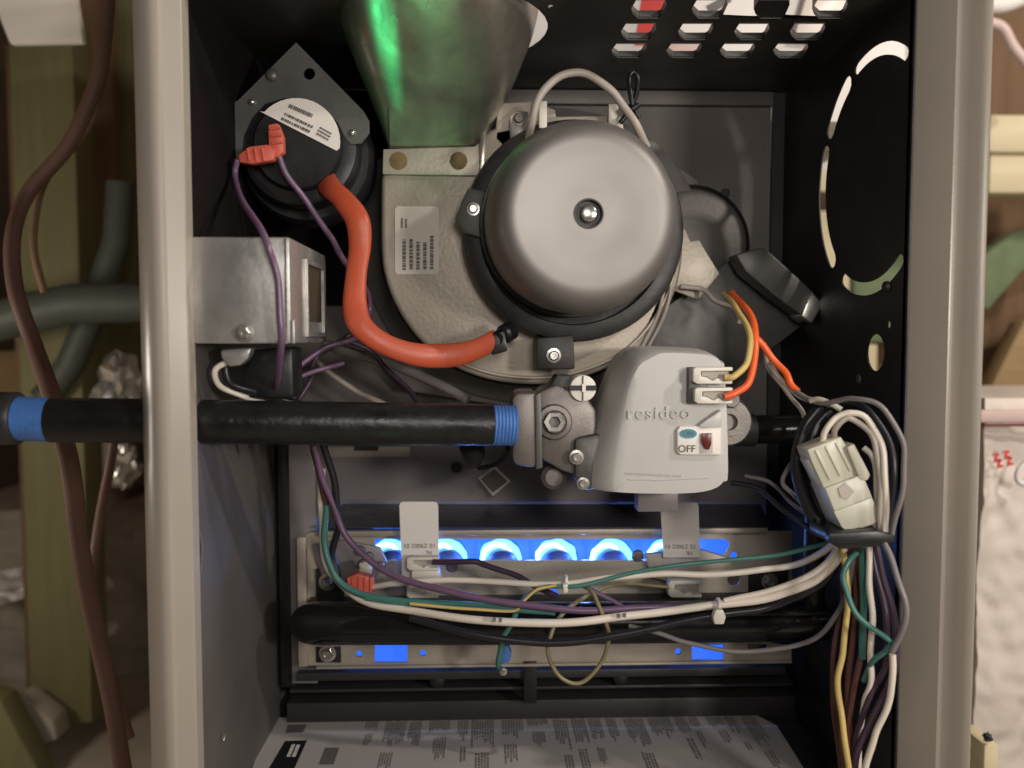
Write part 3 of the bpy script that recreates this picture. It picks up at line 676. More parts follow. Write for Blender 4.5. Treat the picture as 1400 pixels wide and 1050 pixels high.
# ================================================================== top loop wires
wire('white_tube', 'white cable arching over the top of the motor', [(722, 205, .12), (726, 170, .105), (738, 132, .10), (760, 108, .10), (785, 99, .10), (812, 106, .10), (835, 124, .10), (855, 148, .10), (872, 175, .10), (884, 200, .11)], 5.5, 'wire beige', cat='cable')
tw = thing('twist_tie', 'black twisted tie hooked above the motor in front of the back panel', 'wire tie', P(865, 160, .12))
tube('tie_loop', wpath([(848, 168, .115), (862, 148, .115), (870, 128, .115), (872, 108, .115), (866, 98, .115), (860, 108, .115), (862, 130, .113), (866, 146, .113), (874, 162, .113)]), 3.4*S(.115), 'wire black', tw, 8)
tube('tie_knot', wpath([(858, 152, .111), (866, 148, .109), (872, 144, .111)]), 4*S(.11), 'wire black', tw, 8)

# ================================================================== burner assembly
YF = .19
bu = thing('burner_box', 'steel burner box with blue gas flames behind its long window', 'burner box', P(750, 800, .2))
win = [(512, 737), (990, 737), (998, 742), (993, 755), (975, 766), (522, 766), (514, 755)]
fp = [(415, 738), (420, 730), (440, 726), (1083, 726), (1083, 805), (1060, 822), (415, 822)]
hl = [win, circ(1003, 759, 4.5, 12), circ(757, 813, 7, 14), circ(1003, 793, 9, 14), circ(448, 795, 1, 6)]
prism('front_panel', fp, YF, YF+.0012, 'aluminised', bu, holes=[win, circ(1003, 759, 4.5, 12), circ(757, 812, 7, 14), circ(1003, 792, 9, 14)])
pbox('top_flange', 440, 722, 1050, 734, YF-.010, YF-.0005, 'aluminised', bu, .0008)
bm = bmesh.new()
# hood above: slanted plate with soft sheen
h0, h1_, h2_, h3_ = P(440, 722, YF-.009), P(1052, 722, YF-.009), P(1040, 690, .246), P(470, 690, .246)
quadsheet('hood_plate', [h0, h1_, h2_, h3_], .0008, 'hood blue spill', bu)
box('flame_shield', P(500, 0, .235).x, P(1000, 0, .235).x, .2380, .2392, P(700, 790, .235).z, P(700, 725, .235).z, 'flamelit steel', bu)
for i, x in enumerate((534, 610, 685, 761, 837, 912)):
    t = lathe('burner_tube', [(.03, .0148), (.004, .0148), (.001, .0144), (-.002, .011), (-.004, .005), (-.0045, 0)], P(x+1, 776, .207), 'flamelit steel', bu, seg=36)
    f1 = lathe('flame', [(0, .0105), (-.001, .0120), (-.0004, .0165), (.003, .0178), (.007, .0165), (.006, .0105)], P(x, 767, .2155), 'flame cyan', bu, seg=40)
    for v in f1.data.vertices:
        a_ = math.atan2(v.co.z-(P(x, 767, .2155)-ORG[bu]).z, v.co.x-(P(x, 767, .2155)-ORG[bu]).x); k_ = 1+.10*_n.noise(Vector((math.cos(a_)*2+i*7, math.sin(a_)*2, i)))+.05*math.cos(a_-2.2)
        c_ = P(x, 767, .2155)-ORG[bu]; v.co.x = c_.x+(v.co.x-c_.x)*k_*1.04; v.co.z = c_.z+(v.co.z-c_.z)*k_
    f2 = lathe('flame_core', [(0, .0125), (-.0010, .0130), (-.0012, .0150), (.001, .0158)], P(x-5, 768, .2138), 'flame white', f1, seg=36)
    for v in f2.data.vertices:
        c_ = P(x-5, 768, .2138)-ORG[bu]; d_ = v.co-c_; a_ = math.atan2(d_.z, d_.x); g_ = .86+.20*max(0, math.cos(a_-2.0-.3*math.sin(i*2.1)))+.08*_n.noise(Vector((math.cos(a_)*3+i*5, math.sin(a_)*3, 2)))
        v.co.x = c_.x+d_.x*g_; v.co.z = c_.z+d_.z*g_; v.co.y += .003*max(0, -math.cos(a_-2.0)+.2)
    lathe('flame_mantle', [(0, .0185), (.008, .0285), (.014, .0255), (.017, 0)], P(x, 762, .217), 'flame blue', f1, seg=24)
    l = lamp('flame_glow', 'POINT', P(x+38, 752, .203), .05, (.12, .28, 1), .004)
lathe('flame_mantle', [(0, .0), (.002, .0225), (.014, .0215), (.017, 0)], P(978, 758, .217), 'flame blue', bu, seg=24)
prism('lower_rail', [(415, 880), (1040, 876), (1082, 884), (1082, 906), (1040, 905), (415, 910)], YF-.002, YF+.0006, 'aluminised', bu, holes=[[(512, 882), (557, 882), (557, 906), (512, 906)], [(946, 879), (990, 880), (990, 903), (946, 903)], circ(491, 894, 4.5, 12), circ(578, 893, 4.5, 12), circ(927, 891, 4.5, 12), [(432, 884), (466, 884), (466, 906), (432, 906)], [(1022, 880), (1050, 881), (1048, 892), (1022, 892)]]) 

pbox('lower_rail_fold', 432, 907, 1083, 912, YF-.006, YF-.0023, 'aluminised', bu, .0006)
box('rear_glow_plate', P(470, 0, .21).x, P(1010, 0, .21).x, .2085, .2095, P(700, 916, .21).z, P(700, 872, .21).z, 'flame blue', bu) if False else None
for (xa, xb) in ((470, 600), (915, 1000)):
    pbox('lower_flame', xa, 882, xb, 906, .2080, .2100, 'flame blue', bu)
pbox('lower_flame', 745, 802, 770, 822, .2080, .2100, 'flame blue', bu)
pbox('side_plate', 408, 735, 418, 912, YF-.006, YF+.012, 'aluminised', bu, .0008)
for q in ((448, 795, 432, 778, 470, 820), (1052, 795, 1024, 778, 1078, 812), (448, 893, 432, 884, 466, 906)):
    pbox('screw_recess', q[2], q[3], q[4], q[5], YF-.0035 if q[1] < 850 else YF-.0032, YF-.0024 if q[1] > 850 else YF-.0006, 'black steel', bu, .0003)
    screw(q[0], q[1], YF-.0036, 9.5, bu)
prism('igniter_boss', [(425, 745), (465, 738), (520, 748), (530, 770), (512, 792), (470, 800), (440, 790)], YF-.004, YF-.0005, 'lower panel', bu, .0015)
for (x, y, r) in ((492, 753, 8), (505, 760, 6), (520, 774, 7), (498, 772, 9), (618, 775, 8), (872, 760, 9)):
    lathe('rivet', [(0, r*S(YF)), (-.002, r*S(YF)*.8), (-.0026, 0)], P(x, y, YF-.0045 if x < 530 else YF-.0002), 'cast metal', bu, seg=16)
prism('sensor_bracket', [(882, 758), (960, 752), (1000, 764), (1000, 776), (955, 782), (930, 800), (890, 790)], YF-.008, YF-.0012, 'aluminised', bu, .0012)
# dark strip between panel and manifold
pbox('manifold_shelf', 418, 820, 1080, 826, YF-.02, YF, 'dark panel', bu, .001)
pbox('rear_sheet', 418, 826, 1080, 880, YF-.001, YF+.001, 'black steel', bu)

mf = thing('manifold_pipe', 'glossy black manifold pipe lying across the front of the burner box', 'manifold pipe', P(760, 880, .13))
tube('pipe_body', [P(416, 852, .145), P(421, 852, .142), P(430, 852, .14), P(700, 852, .136), P(1000, 850, .13), P(1128, 848, .125)],
     [24*S(.14), 27*S(.14), 29*S(.14), 29*S(.14), 28*S(.13), 27*S(.13)], 'manifold black', mf, 48)
tube('upper_bead', [P(985, 838, .112), P(1138, 838, .108)], 5*S(.11), 'manifold black', mf, 12)

# ================================================================== tags and burner connectors
def tagpiece(label, x0, y0, x1, y1, Y, seed):
    t = thing('hang_tag', label, 'tag', P((x0+x1)/2, y1, Y), 'white printed tags on the burner box')
    r = 5
    prism('tag_sheet', [(x0, y0+r), (x0+1.5, y0+1.5), (x0+r, y0), (x1-r, y0), (x1-1.5, y0+1.5), (x1, y0+r), (x1+2, y1), (x0+4, y1)], Y, Y+.0006, 'tag white', t)
    text('code_print', '10 Z9002 01', 8.6*S(Y), P((x0+x1)/2+1, y0+60, Y-.0003), (math.pi/2, math.pi, 0), 'print grey', t, ext=.00005)
    text('code_print', 'ML', 7*S(Y), P(x1-13, y0+69, Y-.0003), (math.pi/2, math.pi, 0), 'print grey', t, ext=.00005)
    return t
tagpiece('white printed tag standing over the left half of the flame window', 546, 686, 599, 800, .172, 1)
tagpiece('white printed tag standing over the right half of the flame window', 903, 687, 955, 762, .172, 2)
clipconn('spade_terminal', 'white terminal clip at the foot of the left tag, upper of two', 556, 762, 600, 780, .165, 'white terminals on the burner box')
clipconn('spade_terminal', 'white terminal clip below the left tag, lower of two', 556, 800, 600, 818, .165, 'white terminals on the burner box')
clipconn('spade_terminal', 'white terminal clip under the right tag', 914, 794, 960, 817, .160, 'white terminals on the burner box')
tag(prism('flame_sensor', [(562, 780), (600, 780), (604, 798), (562, 800)], .158, .172, 'white plastic', None, .002), 'beige sensor body between the two clips below the left tag', 'sensor')
tag(prism('sensor_tag', [(654, 654), (676, 637), (698, 658), (674, 678)], .215, .2156, 'label white', None), 'small grey square sticker turned on its corner under the gas pipe', 'sticker')
tag(prism('sticker_edge', [(657, 655), (676, 641), (694, 658), (674, 674)], .2144, .2149, 'grey panel', None), 'dark face of the small turned sticker under the gas pipe', 'sticker')
tag(prism('hanging_clip', [(625, 610), (660, 608), (664, 625), (652, 642), (640, 642)], .12, .15, 'black plastic', None, .004), 'small black clip hanging under the gas pipe', 'clip')
wire('black_wire', 'thin black wire curling under the blue threads', [(695, 612, .12), (688, 625, .14), (675, 636, .16), (655, 640, .17)], 3.6, 'wire black')
rc = tag(prism('red_connector', [(474, 790), (488, 785), (510, 790), (513, 806), (500, 813), (484, 812), (475, 806)], .150, .160, 'red plastic', None, .0010), 'red plastic connector at the left end of the burner box', 'connector')
for q in (482, 490, 498, 506): tube('grip_ridge', [P(q, 789, .1495), P(q+1, 810, .1495)], .0009, 'red plastic', rc, 6)
tag(prism('connector_tip', [(490, 770), (500, 768), (508, 778), (506, 790), (492, 790)], .160, .168, 'white plastic', None, .0015), 'beige ceramic tip above the red connector', 'connector tip')

# ================================================================== lower wiring
G = 'wires crossing in front of the burner box'
wire('white_wire', 'upper white wire running from the red connector to the right bundle', [(510, 802, .152), (545, 798, .14), (600, 793, .13), (680, 796, .12), (770, 798, .11), (840, 790, .10), (900, 784, .095), (960, 786, .09), (1030, 780, .085), (1080, 774, .08), (1120, 758, .06), (1140, 742, .045)], 4.6, 'wire white', group=G)
wire('white_wire', 'thick lower white wire sweeping across the burner box', [(440, 640, .15), (440, 700, .15), (444, 760, .15), (462, 795, .148), (500, 822, .135), (560, 835, .12), (640, 846, .10), (720, 852, .09), (790, 850, .085), (860, 842, .085), (930, 833, .08), (1000, 825, .075), (1060, 815, .07), (1110, 796, .06), (1145, 765, .048), (1158, 738, .04)], 5.6, 'wire white', group=G)
wire('white_wire', 'white wire just under the thick one on its way to the bundle', [(990, 822, .075), (1050, 808, .07), (1100, 790, .062), (1135, 765, .05), (1148, 738, .04)], 4.4, 'wire white', group=G)
wire('purple_wire', 'purple wire curving down from the left and across the burner box', [(428, 610, .13), (440, 650, .135), (455, 690, .14), (475, 735, .14), (510, 770, .135), (560, 795, .125), (620, 810, .115), (700, 825, .105), (770, 833, .098), (830, 834, .095), (900, 830, .092), (975, 826, .09)], 4.8, 'wire purple', group=G)
wire('green_wire', 'teal green wire running down the left end of the burner box', [(448, 690, .145), (443, 730, .145), (450, 770, .143), (465, 795, .14), (500, 815, .132), (560, 822, .124), (640, 828, .118), (715, 833, .11), (760, 838, .105)], 4.6, 'wire green', group=G)
wire('green_yellow_wire', 'green and yellow wire rising in a loop beside the white wire', [(500, 818, .131), (580, 828, .12), (670, 832, .112), (705, 832, .11), (720, 815, .108), (745, 803, .106), (790, 801, .10), (850, 787, .098), (920, 773, .092), (1000, 766, .088), (1070, 757, .08), (1138, 742, .05)], 3.2, 'wire green', group=G)
wire('yellow_wire', 'thin yellow wire running beside the green one in the middle', [(560, 826, .118), (640, 832, .111), (700, 836, .108), (715, 822, .106), (735, 806, .104), (760, 800, .102)], 2.2, 'wire yellow', group=G)
wire('black_wire', 'thick black wire drooping below the white wires', [(560, 845, .11), (640, 865, .10), (700, 876, .095), (780, 878, .09), (860, 866, .085), (930, 850, .08), (1000, 838, .075), (1060, 828, .07), (1120, 800, .06), (1150, 760, .05)], 5.6, 'wire black', group=G)
wire('brown_wire', 'dark brown wire from the left clip into the middle of the bundle', [(592, 768, .158), (640, 768, .15), (660, 771, .148), (700, 785, .14), (730, 800, .13), (760, 815, .12)], 4.2, 'wire dark purple', group=G)
wire('purple_wire', 'short purple wire crossing upwards past the white cable tie', [(775, 798, .115), (800, 802, .11), (830, 818, .105), (860, 834, .10)], 3.4, 'wire purple', group=G)
wire('yellow_black_wire', 'thin dark yellow wire hanging in a round loop below the rail', [(914, 803, .155), (870, 798, .15), (830, 802, .13), (790, 822, .115), (765, 845, .105), (752, 870, .10), (750, 895, .10), (762, 922, .10), (785, 934, .10), (808, 925, .10), (824, 900, .10), (832, 878, .095), (828, 850, .09), (812, 815, .10), (800, 800, .11)], 3.0, 'wire loop', group=G)
wire('grey_wire', 'grey wire swinging low to the right under the black pipe', [(860, 855, .10), (900, 866, .095), (940, 878, .09), (980, 888, .085), (1030, 890, .08), (1080, 885, .07), (1120, 868, .06), (1145, 840, .05), (1160, 800, .042), (1168, 760, .04)], 3.6, 'wire grey', group=G)
wire('green_tail', 'teal wire tail hanging below the rail with a pale tip', [(712, 826, .12), (700, 850, .12), (688, 872, .12), (683, 895, .125), (682, 912, .13), (688, 922, .13)], 4, 'wire green', group=G)
lathe('tail_tip', [(0, .003), (-.003, .0028), (-.004, 0)], P(688, 917, .127), 'screw metal', bpy.data.objects.get('green_tail'), seg=12)
tag(prism('blue_clip', [(683, 884), (694, 882), (700, 894), (696, 906), (684, 908)], .131, .139, 'blue tape', None, .001), 'tiny blue green clip hanging at the lower rail', 'clip')
wire('black_wire', 'black wire coming down beside the purple wire at the left', [(440, 600, .13), (452, 640, .135), (460, 680, .14), (462, 720, .145), (455, 755, .15), (462, 790, .15)], 5, 'wire black')
wire('brown_wire', 'brown wire coming down behind the gas pipe at the left', [(425, 600, .14), (434, 640, .142), (444, 680, .145), (452, 710, .148)], 4, 'wire brown')
for x, y, s_, l in ((773, 797, 1, 'small white cable tie on the upper white wire'), (983, 830, 1, 'white cable tie with a square head on the thick white wire')):
    t = thing('cable_tie', l, 'cable tie', P(x, y+15, .09), 'white cable ties')
    Yc = .07 if x > 900 else .106
    cc = P(x-2 if x > 900 else x, y-2, Yc+.004); r_ = (9 if x > 900 else 7)*S(Yc)
    tube('strap', [cc+Vector((0.15*r_*math.cos(a*math.pi/6), r_*math.sin(a*math.pi/6), r_*math.cos(a*math.pi/6)))+Vector((0, 0, 0)) for a in range(13)], 2.6*S(Yc), 'white plastic', t, 8)
    prism('head', [(x-4, y+4), (x+6, y+4), (x+10, y+14), (x+7, y+24), (x-6, y+24), (x-8, y+14)] if x > 900 else [(x-4, y+2), (x+4, y+2), (x+4, y+14), (x-3, y+14)], Yc-.006, Yc, 'white plastic', t, .001)

# ================================================================== right harness
H = 'wires of the harness at the right wall'
mx = thing('harness_plug', 'ivory nylon plug joining two halves of the wiring harness', 'plug', P(1165, 720, .05))
prism('upper_housing', [(1104, 615), (1150, 597), (1158, 610), (1178, 640), (1176, 652), (1130, 676), (1110, 632)], .020, .040, 'nylon', mx, .0010)
prism('latch', [(1158, 612), (1168, 606), (1191, 650), (1186, 658), (1176, 656)], .016, .032, 'nylon', mx, .0012)
prism('lower_housing', [(1128, 668), (1180, 648), (1204, 706), (1200, 716), (1158, 728), (1150, 722)], .017, .042, 'nylon', mx, .0010)
prism('window', [(1146, 668), (1156, 660), (1168, 672), (1160, 682), (1150, 680)], .0160, .0168, 'wire beige', mx)
for k_ in range(3):
    prism('housing_rib', [(1114+k_*14, 616-k_*5), (1118+k_*14, 614.5-k_*5), (1138+k_*14, 655-k_*6), (1134+k_*14, 657-k_*6)], .0190, .0202, 'nylon', mx, .0003)
prism('lower_step', [(1140, 700), (1192, 680), (1204, 707), (1199, 714), (1158, 726), (1151, 721)], .0155, .0172, 'nylon', mx, .0005)
prism('side_rail', [(1102, 630), (1108, 628), (1132, 674), (1128, 678)], .024, .036, 'nylon', mx, .0008)
hw = [
 ('white', 'white wire looping tightly over the ivory plug', [(1124, 605, .028), (1128, 590, .026), (1142, 572, .024), (1162, 564, .022), (1186, 574, .018), (1204, 604, .014), (1210, 650, .012), (1211, 700, .012), (1210, 735, .014)], 4.6, 'wire white'),
 ('white', 'second white wire in the loop just inside the first', [(1139, 600, .028), (1143, 585, .024), (1158, 572, .022), (1178, 580, .02), (1196, 606, .016), (1203, 650, .014), (1203, 700, .014), (1202, 735, .018)], 4.4, 'wire beige'),
 ('beige', 'beige wire on the inner side of the loop beside the plug', [(1180, 612, .02), (1192, 622, .018), (1198, 650, .017), (1199, 690, .018), (1196, 725, .02)], 4.2, 'wire beige'),
 ('grey', 'outermost grey wire bowing round the loop to the right', [(1088, 534, .06), (1105, 546, .05), (1130, 551, .035), (1165, 545, .02), (1195, 550, .010), (1220, 575, .004), (1235, 610, .001), (1236, 650, .001), (1228, 695, .004), (1218, 735, .01)], 3.6, 'wire grey'),
 ('white', 'white wire continuing from the orange wire towards the loop', [(1052, 495, .08), (1070, 522, .07), (1092, 540, .06), (1115, 549, .05), (1140, 553, .035)], 4, 'wire beige'),
 ('dark blue', 'dark blue wire bundle curving down left of the ivory plug', [(1120, 556, .05), (1100, 585, .05), (1090, 620, .05), (1092, 660, .05), (1110, 700, .048), (1140, 728, .045)], 9, 'wire black'),
 ('dark blue', 'black wire behind the plug, nearest the dark blue bundle', [(1135, 560, .05), (1112, 590, .05), (1104, 630, .05), (1112, 670, .048), (1130, 705, .045), (1150, 730, .042)], 7, 'wire black'),
 ('brown', 'thin beige wire bending out left of the dark bundle', [(1095, 620, .06), (1078, 640, .062), (1070, 658, .064), (1085, 678, .06), (1110, 700, .055), (1130, 722, .05)], 3.2, 'wire grey'),
 ('grey', 'grey wire slanting from under the valve into the bundle', [(1018, 650, .10), (1050, 658, .09), (1080, 685, .075), (1110, 708, .06), (1128, 725, .05)], 3, 'wire grey'),
 ('black', 'black wire slanting from under the valve into the bundle', [(1000, 660, .10), (1040, 670, .09), (1075, 700, .075), (1110, 725, .055), (1135, 735, .045)], 4, 'wire black'),
 ('black', 'black wire arching behind the harness at the wall', [(1140, 548, .045), (1180, 556, .03), (1210, 590, .02), (1222, 640, .012), (1216, 700, .014), (1208, 735, .02)], 4.5, 'wire black'),
 # below tie
 ('yellow', 'yellow wire hanging at the left of the lower bundle', [(1150, 742, .04), (1158, 790, .038), (1158, 840, .036), (1152, 890, .034), (1146, 930, .03), (1150, 980, .026), (1158, 1030, .02), (1162, 1075, .02)], 4.6, 'wire yellow'),
 ('brown', 'brown wire hanging just right of the yellow one', [(1165, 745, .045), (1170, 800, .045), (1168, 860, .045), (1160, 920, .042), (1160, 980, .038), (1162, 1070, .03)], 4.6, 'wire brown'),
 ('brown', 'outer left brown wire behind the yellow one', [(1155, 760, .05), (1152, 820, .052), (1142, 880, .05), (1138, 940, .05), (1144, 1000, .045), (1152, 1070, .04)], 4.4, 'wire brown'),
 ('rust', 'reddish brown wire hanging in the middle of the lower bundle', [(1172, 748, .04), (1178, 820, .04), (1180, 870, .038), (1170, 930, .036), (1160, 990, .034), (1158, 1070, .03)], 4.4, 'wire brown'),
 ('green', 'teal wire kinking sharply to the right below the black tie', [(1172, 756, .032), (1158, 770, .028), (1154, 795, .025), (1165, 830, .02), (1190, 858, .014), (1214, 873, .010), (1222, 880, .010), (1212, 888, .012), (1196, 902, .018), (1180, 930, .03)], 4, 'wire green'),
 ('green', 'straight dark green wire in the lower bundle', [(1178, 742, .035), (1180, 790, .034), (1180, 850, .034), (1178, 900, .036)], 5, 'wire green'),
 ('white', 'straight white wire hanging down the middle of the lower bundle', [(1188, 742, .028), (1189, 790, .024), (1192, 840, .022), (1191, 890, .022), (1190, 935, .022), (1182, 960, .026), (1176, 1000, .03), (1172, 1070, .03)], 4.6, 'wire white'),
 ('purple', 'dark purple wire bowing right in the lower bundle', [(1196, 742, .028), (1208, 790, .018), (1222, 845, .010), (1226, 890, .009), (1214, 940, .014), (1190, 985, .02), (1172, 1030, .025), (1166, 1075, .028)], 5, 'wire dark purple'),
 ('purple', 'second purple wire nearer the middle of the lower bundle', [(1190, 745, .034), (1202, 800, .026), (1212, 850, .018), (1210, 910, .018), (1190, 950, .022), (1172, 1000, .03), (1164, 1070, .03)], 4.4, 'wire dark purple'),
 ('beige', 'beige wire bowing out widest right below the black tie', [(1206, 735, .02), (1220, 770, .012), (1234, 810, .004), (1238, 845, .002), (1230, 870, .004), (1220, 890, .008)], 4.6, 'wire grey'),
 ('white', 'white wire swinging back left at the bottom of the bundle', [(1220, 895, .008), (1220, 930, .010), (1212, 970, .012), (1196, 1005, .016), (1186, 1040, .018), (1180, 1075, .02)], 4.8, 'wire white'),
]
for nm, lb, pts, r_, m_ in hw:
    wire(nm.replace(' ', '_')+'_wire', lb, pts, r_, m_, group=H)
ww = [o for o in sc.objects if o.get('label', '').startswith('thick lower white wire')][0]
for q in ((676, 848, .0885), (684, 848.5, .0875), (846, 843, .0815), (854, 842, .0815)):
    c_ = P(q[0], q[1], q[2]); pbox('ink_mark', q[0]-2.2, q[1]-2.2, q[0]+2.2, q[1]+2.2, q[2]-.0044+.0, q[2]-.0020, 'print faint', ww)
zt = thing('black_cable_tie', 'black cable tie cinched round the harness below the ivory plug', 'cable tie', P(1180, 745, .03))
prism('strap', [(1134, 730), (1200, 726), (1224, 732), (1224, 742), (1200, 742), (1150, 744), (1134, 742)], .005, .012, 'black plastic', zt, .001)
prism('wrap', [(1140, 728), (1205, 724), (1208, 748), (1150, 752), (1140, 745)], .009, .05, 'wire black', zt, .002)
tag(tube('clear_tie', wpath([(1108, 548, .045), (1120, 546, .04), (1136, 552, .034), (1150, 560, .03)]), 4*S(.04), 'nylon', None, 8), 'pale clear tie at the top of the harness loop', 'cable tie')

# ================================================================== floor paper
def onF(px, py, z=ZB+.0006): return PZ(px, py, z)
lf = thing('rating_sheet', 'large grey printed instruction sheet lying on the cabinet floor', 'instruction sheet', onF(700, 1020))
outl = [(371, 984), (378, 981), (600, 978), (880, 974), (1000, 973), (1035, 978), (1062, 992), (1080, 1020), (1130, 1100), (1160, 1150), (305, 1150)]
bm = bmesh.new()
f = bm.faces.new([bm.verts.new(onF(x, y)) for x, y in outl]); g = bmesh.ops.extrude_face_region(bm, geom=[f])
for v in g['geom']:
    if isinstance(v, bmesh.types.BMVert): v.co.z -= .0004
finish('sheet', bm, 'paper grey', lf)
zp = ZB+.0008
p_tl, p_tr = onF(380, 986, zp), onF(1040, 982, zp)
yb0 = onF(400, 1060, zp).y-.03
U = Vector((0, 0, .0003))
# columns of sideways text, running front to back
rnd = random.Random(4)
X0, X1 = onF(500, 990, zp).x, onF(1040, 985, zp).x
yt = p_tl.y-.004
k = 0; X = X0
while X < X1:
    wcol = rnd.uniform(.008, .020); L = rnd.uniform(.012, .055)
    printlines('print', Vector((X, yt, zp)), Vector((0, -L, 0)), Vector((wcol, 0, 0)), max(2, int(wcol/.0021)), 'print faint', lf, .6, .5, yoff=U, seed=50+k)
    if rnd.random() < .8:
        y2 = yt-L-rnd.uniform(.004, .012); L2 = rnd.uniform(.02, .05)
        printlines('print', Vector((X+rnd.uniform(0, .006), y2, zp)), Vector((0, -L2, 0)), Vector((wcol*.6, 0, 0)), max(2, int(wcol*.6/.0021)), 'print faint', lf, .6, .5, yoff=U, seed=150+k)
    X += wcol+rnd.uniform(.002, .007); k += 1
def fquad(l, m_, z=zp+.0002, name='print_block'):
    bm = bmesh.new(); bm.faces.new([bm.verts.new(onF(x, y, z)) for x, y in l]); return finish(name, bm, m_, lf)
fquad([(390, 1013), (420, 1012), (398, 1060), (362, 1060)], 'black plastic')
printlines('logo_print', onF(398, 1018, zp+.0004), onF(390, 1036, zp+.0004)-onF(398, 1018, zp+.0004), onF(412, 1018, zp+.0004)-onF(398, 1018, zp+.0004), 2, 'tag white', lf, .9, .7, yoff=U, seed=3)
fquad([(394, 991), (420, 990), (414, 1001), (390, 1002)], 'print grey')
fquad([(445, 1022), (464, 1022), (456, 1045), (436, 1045)], 'print grey')

# ================================================================== surroundings left
st = 'structure'
tag(box('basement_floor', -3, 3, -2.5, 3, -.62, -.60, 'concrete'), kind=st)
tag(box('rear_wall', -2.5, 2.5, 1.60, 1.65, -.60, 1.6, 'brown dark'), kind=st)
tag(box('ceiling', -3, 3, -.2, 3, 1.25, 1.28, 'brown board'), kind=st)
def vpost(label, px0, px1, py0, py1, Y, th, m, name='wall_stud', cat='stud'):
    return tag(pbox(name, px0, py0, px1, py1, Y, Y+th, m, None, .003), label, cat)
vpost('greenish upright stud at the far left, in front of the dark wall', 42, 98, 20, 990, .72, .06, 'green lumber')
vpost('narrow brown stud just left of the green upright one', 36, 62, 60, 960, .80, .05, 'brown board')
vpost('brown upright stud half hidden behind the left cabinet edge', 132, 172, -40, 560, 1.0, .05, 'green lumber')
tag(prism('white_box', [(-30, -60), (95, -60), (114, 58), (12, 60), (0, 30)], .5, .512, 'tag white', None, .004), 'pale square box fixed near the top left corner', 'box')
tag(prism('broad_board', [(105, -30), (150, -30), (158, 330), (125, 420), (70, 420), (80, 200)], .95, .98, 'brown board', None, .002), 'brown board leaning behind the red brown cord', 'board')
tag(pbox('shelf_board', -60, 480, 178, 545, 1.1, 1.4, 'lumber', None, .003), 'pale brown shelf board behind the gas pipe at the left', 'shelf')
tag(pbox('pale_board', 92, 600, 178, 672, 1.15, 1.17, 'concrete', None, .002), 'light grey panel under the gas pipe, outside at the left', 'panel')
tag(pbox('brown_bin', 92, 672, 178, 770, 1.1, 1.2, 'cord', None, .004), 'dark red brown box standing behind the cords', 'box')
tag(tube('grey_duct', [P(-60, 455, .6), P(30, 430, .6), P(100, 415, .6), P(260, 412, .6)], 27*S(.6), 'tube grey', None, 24), 'grey green flexible duct crossing behind the left cabinet edge', 'duct')
tag(tube('grey_duct', [P(165, 250, .7), P(160, 330, .7), P(130, 420, .7), P(95, 500, .7), P(60, 545, .7)], 18*S(.7), 'tube grey', None, 20), 'thinner grey hose bending down behind the grey duct', 'hose')
wire('supply_cord', 'thick red brown cord hanging down the far left side', [(150, -40, .30), (142, 60, .30), (130, 120, .30), (92, 200, .30), (40, 262, .30), (18, 320, .28), (22, 400, .26), (50, 480, .24), (76, 560, .14), (92, 620, .14), (104, 700, .16), (118, 800, .18), (140, 900, .2), (160, 1000, .2), (175, 1090, .2)], 11, 'cord', cat='cord')
wire('thin_cord', 'thin red brown cord joining the thick one near the floor', [(160, 560, .3), (150, 640, .3), (134, 720, .3), (127, 790, .28), (132, 850, .26), (152, 930, .24), (178, 1010, .22)], 7, 'cord', cat='cord')
wire('thin_cord', 'dark cord running close beside the thick cord at the top', [(148, -40, .36), (144, 60, .36), (134, 140, .36), (110, 190, .36), (60, 250, .36), (46, 330, .34), (60, 400, .34)], 5, 'brown board', cat='cord')
def crumple(name, label, cat, px, py, Y, s, m, seed, fl=1.0):
    rnd = random.Random(seed); bm = bmesh.new(); bmesh.ops.create_icosphere(bm, subdivisions=3, radius=s)
    from mathutils import noise
    for v in bm.verts:
        nn = noise.noise(v.co/s*2.1+Vector((seed, 0, 0)))+.5*noise.noise(v.co/s*5+Vector((0, seed, 0)))
        v.co *= 1+.55*nn; v.co.z *= fl
    c = P(px, py, Y)
    for v in bm.verts: v.co += c
    return tag(finish(name, bm, m, None, smooth=15), label, cat)
crumple('crumpled_foil', 'crumpled silver foil just above the pipe at the left', 'foil', 160, 530, .55, .026, 'screw metal', 3, 1.6)
crumple('crumpled_foil', 'small shiny foil scrap under the pipe beside the cabinet', 'foil', 170, 635, .5, .016, 'screw metal', 5, 1.6)
crumple('paper_scrap', 'white crumpled paper lying at the far left on the floor', 'paper', 10, 800, .9, .05, 'carton white', 8, .5)
crumple('paper_scrap', 'small white paper scrap right of the red brown cord', 'paper', 140, 798, .95, .014, 'carton white', 9)
crumple('paper_scrap', 'little white scrap low between cord and cabinet', 'paper', 146, 860, .9, .016, 'carton white', 11, .7)
bm = bmesh.new(); g_ = []
for i in range(46):
    row = []
    for j in range(46):
        x = -.95+i*.02; z = -.60+j*.0065
        d = .03*_n.noise(Vector((x*7, z*9, 0)))+.018*abs(_n.noise(Vector((x*20, z*22, 3))))+.008*_n.noise(Vector((x*60, z*60, 8)))
        row.append(bm.verts.new((x, .98+d+(.5*max(0, z+.34))*1.2, z+.02*_n.noise(Vector((x*9, 2, 2)))*j/45)))
    g_.append(row)
for i in range(45):
    for j in range(45): bm.faces.new((g_[i][j], g_[i+1][j], g_[i+1][j+1], g_[i][j+1]))
ge = bmesh.ops.extrude_face_region(bm, geom=bm.faces[:])
for v in ge['geom']:
    if isinstance(v, bmesh.types.BMVert): v.co.y = 1.35
